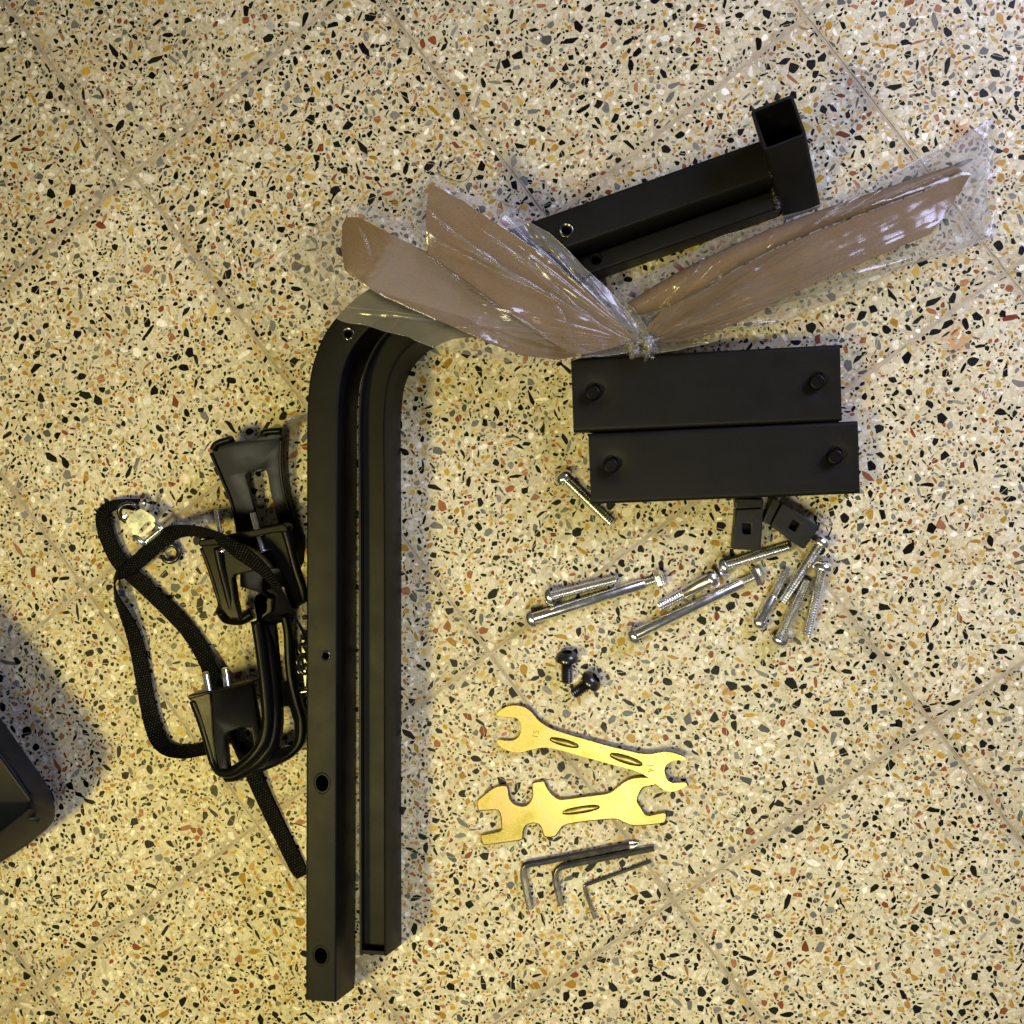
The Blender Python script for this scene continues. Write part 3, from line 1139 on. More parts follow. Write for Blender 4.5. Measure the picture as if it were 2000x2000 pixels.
# ------------------------------------------------------------------ wrenches
W = lambda pts: zm(pts, 900, 1350, 3.864)
w1 = [(268, 172), (300, 140), (360, 112), (430, 108), (490, 125), (540, 165), (580, 215), (640, 260), (720, 298), (900, 352), (1100, 410), (1280, 455), (1390, 475), (1460, 470), (1520, 458), (1590, 462), (1650, 480), (1695, 500), (1700, 515), (1675, 525), (1630, 522), (1590, 532), (1555, 555), (1538, 590), (1545, 640), (1565, 675), (1600, 692), (1650, 690), (1695, 690), (1708, 705), (1690, 725), (1640, 750), (1580, 760), (1530, 745), (1480, 710), (1430, 665), (1360, 620), (1240, 580), (1100, 545), (900, 490), (760, 450), (680, 430), (610, 428), (540, 440), (470, 460), (400, 462), (340, 445), (290, 415), (272, 385), (285, 365), (330, 372), (390, 372), (430, 350), (450, 315), (455, 270), (445, 230), (420, 205), (380, 195), (320, 195), (275, 185)]
w2 = [(118, 835), (150, 800), (210, 750), (270, 715), (330, 708), (355, 720), (365, 760), (372, 810), (410, 850), (470, 865), (510, 845), (535, 805), (537, 740), (535, 700), (560, 683), (625, 675), (640, 695), (670, 750), (720, 800), (770, 812), (900, 795), (1100, 768), (1160, 735), (1230, 680), (1300, 652), (1390, 645), (1460, 660), (1480, 685), (1470, 712), (1380, 730), (1350, 780), (1335, 825), (1360, 870), (1400, 930), (1450, 928), (1530, 912), (1555, 930), (1548, 985), (1500, 1005), (1320, 1020), (1250, 1005), (1190, 975), (1130, 970), (960, 985), (800, 1010), (755, 1045), (720, 1095), (690, 1105), (640, 1105), (620, 1085), (608, 1040), (585, 1008), (540, 1000), (495, 1018), (475, 1060), (470, 1115), (440, 1130), (300, 1150), (180, 1165), (155, 1140), (152, 1090), (190, 1075), (290, 1055), (305, 1035), (300, 960), (285, 910), (250, 900), (170, 905), (130, 905)]
z1 = lambda u, v: 0.0043 + 0.0052 * (u - 968.0) / 374.0


def smooth_px(pts):
    return [(p.x, p.y) for p in catmull([(q[0], q[1], 0) for q in pts], 2, True)]


def lozenge(root, a, b, hw, zfun, rise, mat):
    """raised pressed rib with pointed ends"""
    A, Bv = Vector((*a, 0)), Vector((*b, 0))
    d = (Bv - A); nn = Vector((-d.y, d.x, 0)).normalized()
    rows = []
    for (f, z) in ((1.0, -0.0004), (0.82, rise * 0.75), (0.45, rise)):
        ring = []
        for q in range(20):
            t = q / 20 * 2 * math.pi
            x = 0.5 - 0.5 * math.cos(t)
            y = hw * math.copysign(abs(math.sin(t)) ** 0.8, math.sin(t))
            p = (A + Bv) / 2 + d * (x - 0.5) * (0.75 + 0.25 * f) + nn * y * f
            ring.append(at(p.x, p.y, zfun(p.x, p.y) + z))
        rows.append(ring)
    V = [v for r_ in rows for v in r_]
    F = [(i * 20 + k, i * 20 + (k + 1) % 20, (i + 1) * 20 + (k + 1) % 20, (i + 1) * 20 + k) for i in range(2) for k in range(20)]
    F.append(tuple(range(40, 60)))
    mk('pressed_rib', V, F, mat, root, smooth=50)


def number(txt, u, v, zfun, size, ang, root, mat, name='stamped_number', h=0.00022, tilt=None):
    cu = bpy.data.curves.new(name, 'FONT')
    cu.body = txt
    cu.size = size
    cu.extrude = h
    cu.align_x = 'CENTER'; cu.align_y = 'CENTER'
    tmp = bpy.data.objects.new(name, cu)
    COL.objects.link(tmp)
    bpy.context.view_layer.update()
    dg = bpy.context.evaluated_depsgraph_get()
    me = bpy.data.meshes.new_from_object(tmp.evaluated_get(dg))
    bpy.data.objects.remove(tmp); bpy.data.curves.remove(cu)
    p = at(u, v, zfun(u, v))
    rot = Matrix.Rotation(math.radians(ang), 4, 'Z')
    if tilt is not None:
        rot = tilt @ rot
    me.transform(Matrix.Translation(p) @ rot)
    me.materials.clear()
    return link(name, me, mat, root)


r1 = thing('flat_wrench', 'gold zinc flat wrench stamped 15 and 14, its right end on the other', 'wrench', at(1110, 1440, 0), 'gold flat wrenches')
plate('body', smooth_px(W(w1)), .0040, M['gold'], r1, z=z1, bevel=.0010)
lozenge(r1, *W([(668, 360), (892, 420)]), 7.0, z1, .0020, M['gold'])
lozenge(r1, *W([(1122, 478), (1374, 556)]), 8.2, z1, .0020, M['gold'])
p15, p14 = W([(567, 326), (1428, 580)])
number('15', p15[0], p15[1], lambda u, v: z1(u, v) + .0001, .0072, 80, r1, M['stamp'])
number('14', p14[0], p14[1], lambda u, v: z1(u, v) + .0001, .0072, -82, r1, M['stamp'])
r2 = thing('multi_wrench', 'gold zinc multi-notch wrench lying under the end of the stamped one', 'wrench', at(1110, 1590, 0), 'gold flat wrenches')
z2 = lambda u, v: 0.0044
plate('body', smooth_px(W(w2)), .0040, M['gold'], r2, z=z2, bevel=.0010)
lozenge(r2, *W([(762, 920), (1052, 873)]), 7.2, z2, .0018, M['gold'])


# ------------------------------------------------------------------ hex keys
def hex_key(label, pts, r, cross_tip=False):
    P = [at(p[0], p[1], r + .0003) for p in zm(pts, 900, 1350, 3.864)]
    P = [Vector(p) for p in P]
    # arc in the middle, straight arms
    path = [P[0]] + [P[0].lerp(P[1], q / 6) for q in range(1, 6)] + catmull(P[1:4], 7) + [P[3].lerp(P[4], q / 4) for q in range(1, 5)]
    root = thing('hex_key', label, 'hex key', (P[2].x, P[2].y, 0), 'three hex keys')
    V, F = rod(path, r, 12, roll=0.18, hexa=True)
    mk('shaft', V, F, M['steel'], root, smooth=22)
    if cross_tip:
        d = (P[0] - P[1]).normalized()
        s = d.cross(Vector((0, 0, 1))).normalized()
        parts = []
        for nn in (s, Vector((0, 0, 1))):
            o2 = d.cross(nn).normalized()
            V0 = []
            for (t, hw) in ((-.001, r * .92), (.003, r * .80), (.0075, r * .22)):
                for sg in (1, -1):
                    for th in (1, -1):
                        V0.append(P[0] + d * t + nn * (hw * sg) + o2 * (.00075 * th))
            F0 = []
            for i in range(2):
                b_ = i * 4
                for (x, y) in ((0, 1), (1, 3), (3, 2), (2, 0)):
                    F0.append((b_ + x, b_ + y, b_ + 4 + y, b_ + 4 + x))
            F0 += [(0, 1, 3, 2), (8, 10, 11, 9)]
            parts.append((V0, F0))
        V, F = merge(parts)
        mk('cross_point', V, F, M['steel'], root)
    return root


hex_key('thickest hex key with a cross-shaped screwdriver tip, upper left of three', [(1275, 1160), (575, 1296), (487, 1318), (474, 1400), (526, 1642)], .0030, True)
hex_key('middle hex key with rounded bend, between the thick and the thin one', [(1458, 1185), (845, 1306), (735, 1340), (713, 1420), (757, 1614)], .0027)
hex_key('thinnest hex key with a sharp bend, lowest of three', [(1432, 1283), (985, 1447), (940, 1463), (934, 1490), (1012, 1716)], .0016)


# ------------------------------------------------------------------ toe clips
C1 = lambda pts: zm(pts, 360, 820, 4.6)
C2 = lambda pts: zm(pts, 360, 1130, 4.6)


def clip_bolt(a, b, za, zb, r, root, head=True):
    p0, p1 = at(*a, za), at(*b, zb)
    ax = p1 - p0
    L = ax.length
    prof = thread(0, L, r, .0009, .00025)
    if head:
        prof = [(-.0016, r * .6), (-.0016, r * 1.7), (-.0006, r * 2.1), (0, r * 2.1), (0.0002, r)] + prof
    V, F = lathe(p0, ax, prof, 16)
    mk('clip_bolt', V, F, M['zinc'], root, smooth=30)


t1 = thing('toe_clip', 'upper black plastic toe clip with slotted cage and two upright bolts', 'toe clip', at(480, 1000, 0), 'pair of pedal toe clips')
A_out = C1([(250, 285), (290, 215), (330, 190), (430, 165), (445, 200), (570, 180), (700, 150), (720, 112), (790, 92), (880, 92), (892, 170), (884, 400), (915, 640), (985, 870), (1075, 1060), (1078, 1300), (900, 1500), (700, 1560), (500, 1500), (495, 1010), (478, 890), (432, 715), (345, 505)])
A_slot = C1([(548, 500), (575, 465), (700, 440), (735, 455), (748, 490), (772, 640), (810, 800), (848, 930), (665, 965), (632, 830), (588, 650)])
zA = lambda u, v: 0.028 - 0.012 * max(0, min(1.6, (v - 840) / 160.0)) - .00008 * (u - 480)
plate('cage_plate', A_out, .0045, M['plastic'], t1, holes=[A_slot], z=zA, bevel=.0012)
# thick side walls of the cage
for pts, rr in (([(892, 150), (884, 400), (915, 640), (985, 870), (1072, 1050)], .0028), ([(253, 290), (345, 505), (432, 715), (478, 890), (495, 1000)], .0022)):
    pp = catmull([at(p[0], p[1], zA(p[0], p[1]) - .006) for p in C1(pts)], 5)
    V, F = rod(pp, rr, 10, flat=2.6)
    mk('side_wall', V, F, M['plastic'], t1, smooth=180)
for pts in ([(262, 270), (300, 215), (430, 172)], [(712, 150), (728, 112), (880, 98)]):
    pp = catmull([at(p[0], p[1], .031) for p in C1(pts)], 5)
    V, F = rod(pp, .0030, 10, flat=1.5)
    mk('strap_hook', V, F, M['plastic'], t1, smooth=180)
# raised base leaf
zB = 0.046
B_out = C1([(135, 1105), (500, 1030), (880, 950), (920, 975), (950, 1090), (1010, 1330), (1080, 1560), (1082, 1640), (1000, 1690), (955, 1690), (905, 1560), (850, 1340), (700, 1345), (440, 1400), (430, 1430), (455, 1600), (492, 1790), (400, 1790), (325, 1700), (290, 1550), (215, 1310), (150, 1150)])
plate('base_leaf', B_out, .010, M['plastic'], t1, z=zB, bevel=.0014)
plate('top_flange', C1([(122, 1095), (140, 1080), (500, 1005), (885, 932), (922, 955), (928, 1000), (900, 1010), (780, 1020), (480, 1090), (290, 1130), (140, 1140), (122, 1125)]), .016, M['plastic'], t1, z=zB + .009, bevel=.0016)
for pts, rr, za_, zb_ in (([(900, 975), (940, 1090), (1000, 1320), (1062, 1520), (1072, 1620)], .0036, zB + .004, zB - .004), ([(300, 1150), (330, 1300), (395, 1550), (430, 1700), (455, 1775)], .0034, zB + .002, zB - .006), ([(160, 1150), (225, 1320), (300, 1560), (345, 1710)], .0022, zB - .002, zB - .010)):
    q = C1(pts)
    pp = catmull([at(p[0], p[1], za_ + (zb_ - za_) * i / (len(q) - 1)) for i, p in enumerate(q)], 5)
    V, F = rod(pp, rr, 10, flat=1.2)
    mk('leaf_rib', V, F, M['plastic'], t1, smooth=180)
# rounded fold at the lower end
pp = catmull([at(p[0], p[1], p[2]) for p in zm([(340, 1690, .036), (380, 1760, .030), (440, 1785, .026), (520, 1785, .022), (610, 1735, .020)], 360, 820, 4.6)], 5)
V, F = rod(pp, .0052, 12, flat=1.5)
mk('fold', V, F, M['plastic'], t1, smooth=180)
a, b_ = C1([(352, 1170), (287, 812)]); clip_bolt(a, b_, zB + .002, zB + .006, .0020, t1)
a, b_ = C1([(702, 1172), (614, 836)]); clip_bolt(a, b_, zB + .003, zB + .005, .0024, t1)

t2 = thing('toe_clip', 'lower black plastic toe clip standing on edge, strap threaded through its base', 'toe clip', at(480, 1400, 0), 'pair of pedal toe clips')
zC = 0.036
C_out = C2([(618, 190), (640, 150), (700, 115), (830, 72), (880, 160), (955, 300), (985, 340), (970, 420), (972, 620), (992, 850), (1040, 1090), (1088, 1260), (1082, 1480), (1000, 1580), (880, 1655), (720, 1700), (700, 1640), (760, 1540), (700, 1430), (722, 1300), (716, 1000), (692, 660), (655, 420), (640, 330)])
slots = [C2([(815, 425), (830, 402), (870, 396), (886, 415), (900, 640), (917, 915), (900, 930), (868, 925), (850, 800), (830, 600)]),
         C2([(874, 1175), (890, 1150), (930, 1145), (948, 1170), (985, 1300), (988, 1420), (972, 1500), (920, 1520), (838, 1535), (862, 1430), (876, 1300)])]
zc = lambda u, v: zC - 0.016 * max(0, min(1, (u - 525) / 70.0))
plate('cage_plate', C_out, .006, M['plastic'], t2, holes=slots, z=zc, bevel=.0014)
# pocket at the upper end
plate('hook_pocket', C2([(612, 200), (640, 150), (700, 125), (735, 150), (755, 170), (790, 180), (780, 300), (700, 360), (650, 400), (640, 330)]), .008, M['plastic'], t2,
      holes=[C2([(632, 200), (660, 165), (705, 150), (722, 175), (735, 230), (733, 290), (655, 365), (642, 300)])], z=zC + .006, bevel=.0012)
# long outer rail: down the cage, round the toe and up the other side
rail = [(650, 380, .043), (690, 640, .043), (722, 900, .044), (745, 1150, .045), (745, 1300, .046), (715, 1450, .047), (640, 1570, .047), (540, 1665, .046), (430, 1735, .044), (330, 1725, .042), (275, 1640, .040), (235, 1500, .040), (190, 1350, .040), (150, 1230, .041), (95, 1090, .042)]
pp = catmull([at(p[0], p[1], p[2]) for p in zm(rail, 360, 1130, 4.6)], 6)
V, F = rod(pp, .0046, 14, flat=1.15)
mk('outer_rail', V, F, M['plastic'], t2, smooth=180)
rail = [(700, 400, .040), (765, 640, .041), (800, 900, .042), (820, 1150, .044), (815, 1330, .045), (780, 1480, .046), (700, 1610, .046), (600, 1690, .045), (480, 1760, .043), (380, 1775, .041)]
pp = catmull([at(p[0], p[1], p[2] - .007) for p in zm(rail, 360, 1130, 4.6)], 6)
V, F = rod(pp, .0050, 14, flat=1.0)
mk('outer_rail', V, F, M['plastic'], t2, smooth=180)
rail = [(905, 330, .028), (935, 480, .026), (945, 700, .025), (965, 900, .024), (1010, 1100, .022), (1055, 1270, .020), (1045, 1450, .020), (960, 1560, .022), (840, 1630, .026), (720, 1680, .030), (600, 1720, .033)]
pp = catmull([at(p[0], p[1], p[2]) for p in zm(rail, 360, 1130, 4.6)], 6)
V, F = rod(pp, .0040, 14, flat=1.3)
mk('inner_rail', V, F, M['plastic'], t2, smooth=180)
# base leaf with the two bolts
D_out = C2([(235, 1022), (420, 975), (600, 930), (612, 990), (640, 1150), (690, 1430), (710, 1520), (640, 1620), (600, 1345), (530, 1338), (390, 1380), (366, 1410), (372, 1500), (396, 1715), (310, 1720), (270, 1500), (255, 1250)])
plate('base_leaf', D_out, .008, M['plastic'], t2, z=lambda u, v: .046 - .00010 * (u - 450) + .00005 * (v - 1400), bevel=.0012)
plate('base_wing', C2([(30, 1052), (60, 1042), (235, 1020), (250, 1150), (262, 1400), (300, 1700), (260, 1640), (185, 1390), (140, 1240), (95, 1115), (40, 1095)]), .006, M['plastic'], t2, z=.0465, bevel=.0014)
plate('top_flange', C2([(30, 1050), (230, 1010), (420, 965), (605, 922), (608, 945), (420, 990), (232, 1034), (36, 1090)]), .020, M['plastic'], t2, z=.053, bevel=.0014)
a, b_ = C2([(222, 1030), (186, 842)]); clip_bolt(a, b_, .046, .050, .0026, t2, False)
a, b_ = C2([(388, 985), (362, 804)]); clip_bolt(a, b_, .046, .050, .0026, t2, False)


# ------------------------------------------------------------------ toe strap
def ribbon(pts, width, thick, n=7):
    """pts: (u, v, z, tilt degrees); flat webbing with uv in metres"""
    P = catmull([tuple(at(p[0], p[1], p[2])) for p in pts], n)
    Tl = catmull([(p[3], p[4] if len(p) > 4 else 1.0, 0) for p in pts], n)
    V, F, UV = [], [], []
    K = 7
    s = 0.0
    ring = []
    for i, p in enumerate(P):
        if i:
            s += (p - P[i - 1]).length
        t = (P[min(i + 1, len(P) - 1)] - P[max(i - 1, 0)]).normalized()
        side = t.cross(Vector((0, 0, 1)))
        if side.length < 1e-4:
            side = Vector((1, 0, 0))
        side.normalize()
        q = Matrix.Rotation(math.radians(Tl[i].x), 3, t)
        sd = q @ side
        nm = sd.cross(t).normalized()
        w = width * Tl[i].y
        row = []
        for k in range(K):
            f = k / (K - 1) - 0.5
            row.append((p + sd * (w * f) + nm * (thick / 2 + 0.0002 * math.sin(s * 1900) * (1 if abs(f) > .45 else 0)), (f * width, s)))
        for k in range(K - 1, -1, -1):
            f = k / (K - 1) - 0.5
            row.append((p + sd * (w * f) - nm * thick / 2, (f * width + .03, s)))
        ring.append(row)
    m2 = 2 * K
    for row in ring:
        for (v, u) in row:
            V.append(v); UV.append(u)
    for i in range(len(ring) - 1):
        for k in range(m2):
            F.append((i * m2 + k, i * m2 + (k + 1) % m2, (i + 1) * m2 + (k + 1) % m2, (i + 1) * m2 + k))
    F.append(tuple(range(m2 - 1, -1, -1)))
    F.append(tuple(range((len(ring) - 1) * m2, len(ring) * m2)))
    return V, F, UV


strap = thing('toe_strap', 'black woven strap with shiny metal buckle looped round the toe clips', 'strap', at(250, 1110, 0))


def web(pts, width=.0136, thick=.0016):
    V, F, UV = ribbon(pts, width, thick)
    o = mk('webbing', V, F, M['web'], strap, smooth=45)
    me = o.data
    ul = me.uv_layers.new(name='UVMap')
    for lp in me.loops:
        ul.data[lp.index].uv = UV[lp.vertex_index]
    return o


# from the buckle round the corner, down under the base of the lower clip and out below
web([(268, 986, .014, 50), (246, 984, .014, 60), (222, 988, .013, 48), (203, 1002, .011, 15), (203, 1026, .009, 0), (213, 1058, .007, 0), (231, 1094, .006, 0), (254, 1119, .006, 0), (295, 1157, .0045, 0), (337, 1198, .004, 0), (371, 1236, .004, 0), (394, 1273, .005, 0), (409, 1306, .009, 0), (421, 1345, .014, 0), (438, 1385, .014, 0), (459, 1432, .012, 0), (480, 1478, .009, 0), (499, 1522, .006, 0), (522, 1573, .0035, 0), (553, 1637, .003, 0), (579, 1690, .003, 0), (590, 1712, .003, 0, .7)])
# from the roller down the left, folded on edge, to the lower clip
web([(318, 1052, .015, 0), (296, 1072, .0135, 0), (270, 1096, .0105, 10), (246, 1113, .0095, 25), (230, 1124, .010, 50), (224, 1140, .011, 62), (229, 1168, .010, 48), (243, 1198, .008, 30), (257, 1230, .006, 14), (267, 1262, .005, 4), (275, 1300, .0045, 0), (282, 1340, .0045, 0), (290, 1382, .005, -5), (299, 1418, .007, -22), (311, 1447, .009, -48), (330, 1464, .009, -62), (362, 1469, .009, -60), (396, 1463, .011, -55), (430, 1454, .013, -40)])
# from the roller over the upper clip and down beside the long tube
web([(318, 1054, .016, 5), (334, 1042, .020, 30), (360, 1036, .030, 48), (396, 1041, .046, 44), (434, 1056, .060, 32), (472, 1080, .066, 20), (506, 1106, .064, 30), (532, 1134, .060, 46), (553, 1166, .056, 58), (574, 1202, .052, 66), (592, 1234, .048, 74), (597, 1248, .046, 74)])

K = lambda pts: zm(pts, 180, 960, 10.733)
plate('buckle_plate', [(p.x, p.y) for p in chaikin([(q[0], q[1], 0) for q in K([(725, 575), (920, 410), (1030, 350), (1180, 450), (1235, 478), (1320, 560), (1325, 700), (1275, 780), (1150, 880), (1100, 940), (1010, 955), (930, 915), (850, 905), (805, 790), (712, 660)])], 1, .2)], .0012, M['nickel'], strap,
      holes=[[(p.x, p.y) for p in chaikin([(q[0], q[1], 0) for q in K([(985, 800), (1150, 625), (1225, 625), (1232, 680), (1065, 855), (1000, 865)])], 2, .25)]], z=.0215, bevel=.0004)
pr = K([(955, 590)])[0]
number('TPONEL', pr[0], pr[1], lambda u, v: .02155, .0036, 42, strap, M['nickel'], 'stamped_lettering', .00012)
for pts in ([(1320, 640), (1420, 740), (1520, 810)], [(880, 915), (1000, 1020), (1110, 1110)]):
    V, F = rod([at(p[0], p[1], .019) for p in K(pts)], .0019, 10, flat=1.4)
    mk('buckle_frame', V, F, M['nickel'], strap, smooth=180)
a, b_ = K([(1105, 1085), (1490, 775)])
V, F = rod([at(*a, .0175), at(*b_, .0175)], .0026, 14)
mk('buckle_roller', V, F, M['nickel'], strap, smooth=40)
a, b_ = K([(1160, 1020), (1400, 825)])
V, F = rod([at(*a, .0205), at(*b_, .0205)], .0009, 10)
mk('buckle_pin', V, F, M['nickel'], strap, smooth=40)
plate('buckle_tongue', [(p.x, p.y) for p in chaikin([(q[0], q[1], 0) for q in K([(1315, 1225), (1400, 1110), (1490, 985), (1620, 945), (1600, 1080), (1540, 1180), (1440, 1232)])], 1, .2)], .0012, M['nickel'], strap, z=.0125, bevel=.0004)
ca_, cb_ = K([(775, 440), (1640, 1290)])
V, F = torus(at(*ca_, .0165), (0.35, -0.3, 0.9), .0077, .0021, 32, 12)
mk('buckle_ring', V, F, M['oxide'], strap, smooth=180)
V, F = torus(at(*cb_, .0050), (0.1, 0.15, 1.0), .0072, .0022, 32, 12, .93, .14)
mk('buckle_ring', V, F, M['oxide'], strap, smooth=180)
p = at(*K([(690, 520)])[0], .019)
V, F = lathe(p, (0.2, -.1, 1), [(0, .002), (.0016, .0024), (.0024, .0015)], 10)
mk('buckle_rivet', V, F, M['nickel'], strap, smooth=30)
p = at(*K([(1050, 265)])[0], .018)
V, F = lathe(p, (0.1, .1, 1), [(-.004, .0022), (.0016, .0026), (.0024, .0015)], 12)
mk('buckle_rivet', V, F, M['nickel'], strap, smooth=30)

# the other strap's linked fastener, peeking out from under the long tube
fast = thing('linked_fastener', 'small black and silver linked fastener peeking out beside the long tube', 'fastener', at(590, 1310, 0))
for (u, v, R_, ax) in ((593, 1268, .0042, (0.6, .2, .8)), (590, 1293, .0044, (0.6, -.1, .8)), (595, 1308, .0034, (0.5, .3, .8))):
    V, F = torus(at(u, v, .020), ax, R_, .0013, 24, 10)
    mk('link_ring', V, F, M['oxide'], fast, smooth=180)
for (u0, v0, u1, v1, r_, mt, nm) in ((585, 1352, 600, 1350, .0018, 'steel', 'cross_pin'), (582, 1308, 586, 1314, .0028, 'oxide', 'link_bead')):
    V, F = rod([at(u0, v0, .020), at(u1, v1, .020)], r_, 12)
    mk(nm, V, F, M[mt], fast, smooth=40)
plate('link_body', [(586, 1245), (600, 1250), (600, 1345), (588, 1342), (590, 1300), (583, 1262)], .012, M['oxide'], fast, z=.016, bevel=.0012)
plate('link_tab', [(585, 1372), (599, 1366), (600, 1384), (592, 1380)], .002, M['steel'], fast, z=.006, bevel=.0004)


# ------------------------------------------------------------------ brown boards and the plastic bag
KN = Vector((1258, 672))
ZK = 0.036


def hL(u, v):
    d = (Vector((u, v)) - KN).length
    return ZK + 0.056 * min(d, 560) / 528.0 - 0.00012 * max(0, d - 600)


def hR(u, v):
    d = (Vector((u, v)) - KN).length / 680.0
    return max(0.012, ZK - 0.010 * d + 0.012 * math.sin(math.pi * min(d, 1.0)))


def sheet(name, outline, thick, mat, parent, zf, step=14, curl=0.0):
    """board of uneven height: a grid clipped to the outline, given thickness"""
    us = [p[0] for p in outline]; vs = [p[1] for p in outline]
    ring = []
    for i in range(len(outline)):
        a_, b2 = Vector(outline[i][:2]), Vector(outline[(i + 1) % len(outline)][:2])
        k_ = max(1, int((b2 - a_).length / step))
        for q in range(k_):
            ring.append(tuple(a_.lerp(b2, q / k_)))
    me = bpy.data.meshes.new(name)
    bm = bmesh.new()
    vsl = [bm.verts.new((p[0], p[1], 0)) for p in ring]
    bm.faces.new(vsl)
    u = min(us) + step
    while u < max(us):
        g = bm.verts[:] + bm.edges[:] + bm.faces[:]
        bmesh.ops.bisect_plane(bm, geom=g, plane_co=(u, 0, 0), plane_no=(1, 0, 0)); u += step
    v = min(vs) + step
    while v < max(vs):
        g = bm.verts[:] + bm.edges[:] + bm.faces[:]
        bmesh.ops.bisect_plane(bm, geom=g, plane_co=(0, v, 0), plane_no=(0, 1, 0)); v += step
    for vt in bm.verts:
        p = at(vt.co.x, vt.co.y, zf(vt.co.x, vt.co.y))
        vt.co = p
    bmesh.ops.recalc_face_normals(bm, faces=bm.faces)
    if sum(f.normal.z for f in bm.faces) < 0:
        bmesh.ops.reverse_faces(bm, faces=bm.faces)
    ret = bmesh.ops.extrude_face_region(bm, geom=bm.faces[:])
    for g in ret['geom']:
        if isinstance(g, bmesh.types.BMVert):
            g.co.z -= thick
    bmesh.ops.recalc_face_normals(bm, faces=bm.faces)
    bm.to_mesh(me); bm.free()
    return link(name, me, mat, parent, 40)


L1 = [(838, 362), (848, 362), (905, 392), (960, 430), (1010, 462), (1070, 505), (1130, 553), (1185, 603), (1232, 650), (1238, 664), (1195, 680), (1140, 692), (1110, 688), (1070, 664), (1010, 622), (940, 570), (885, 530), (836, 496), (831, 430)]
L2 = [(668, 440), (676, 424), (700, 424), (740, 445), (790, 470), (835, 492), (900, 540), (980, 600), (1060, 655), (1130, 694), (1090, 702), (1020, 694), (950, 668), (880, 636), (810, 606), (745, 578), (706, 552), (673, 528), (667, 490)]
bnoise = lambda u, v, s: 0.0016 * noise.noise(Vector((u / 70.0, v / 70.0, s)))
o = sheet('brown_board', L1, .0032, M['kraft'], None, lambda u, v: hL(u, v) + bnoise(u, v, 1), 22)
tag(o, 'brown board in clear plastic, pointing up left above the other left one', 'board', 'brown boards in the plastic bag')
o = sheet('brown_board', L2, .0032, M['kraft'], None, lambda u, v: hL(u, v) - .0085 + bnoise(u, v, 5), 22)
tag(o, 'leftmost brown board in clear plastic, lying lower over the bent tubes', 'board', 'brown boards in the plastic bag')
R1a = [(1224, 592), (1288, 552), (1340, 522), (1420, 484), (1500, 448), (1590, 414), (1700, 377), (1800, 343), (1862, 322), (1880, 334), (1800, 372), (1700, 410), (1600, 446), (1520, 480), (1440, 522), (1370, 566), (1310, 597), (1258, 612), (1235, 614)]
R2a = [(1262, 640), (1300, 600), (1370, 569), (1440, 526), (1520, 484), (1600, 450), (1700, 414), (1800, 376), (1870, 345), (1890, 338), (1894, 344), (1872, 382), (1845, 420), (1819, 455), (1790, 468), (1740, 488), (1690, 509), (1620, 540), (1560, 568), (1500, 598), (1440, 630), (1380, 655), (1320, 668), (1275, 668)]


def zR1(u, v):
    # a rolled edge: highest along its middle
    d = min(1.0, dist_poly((u, v), R1a) / 14.0)
    return hR(u, v) + 0.000 + 0.0060 * math.sqrt(d) + bnoise(u, v, 9)


def dist_line(u, v):
    # distance from the middle line of the rolled strip
    x = max(1232.0, min(1880.0, u))
    f = (x - 1232.0) / 648.0
    return v - (608.0 - 270.0 * f - 46.0 * math.sin(math.pi * f) * (1 - f))


o = sheet('brown_board', R1a, .0028, M['kraft'], None, zR1, 9)
tag(o, 'narrow rolled brown board strip along the square sleeve, in clear plastic', 'board', 'brown boards in the plastic bag')
o = sheet('brown_board', R2a, .0030, M['kraft'], None, lambda u, v: hR(u, v) - .002 + bnoise(u, v, 13), 20)
tag(o, 'wide brown board with pointed right end, in clear plastic', 'board', 'brown boards in the plastic bag')

bag = thing('plastic_bag', 'crumpled clear plastic bag twisted in a knot around the brown boards', 'plastic bag', at(1258, 672, 0))
LEGS = [(596, 1200), (598, 809), (611, 720), (633, 661), (665, 610), (720, 575), (800, 545), (930, 590), (930, 640), (830, 668), (790, 710), (760, 1200)]
BEAMS = [(1000, 440), (1480, 272), (1530, 420), (1140, 540)]
BARS = [(1110, 696), (1645, 662), (1645, 830), (1115, 845)]


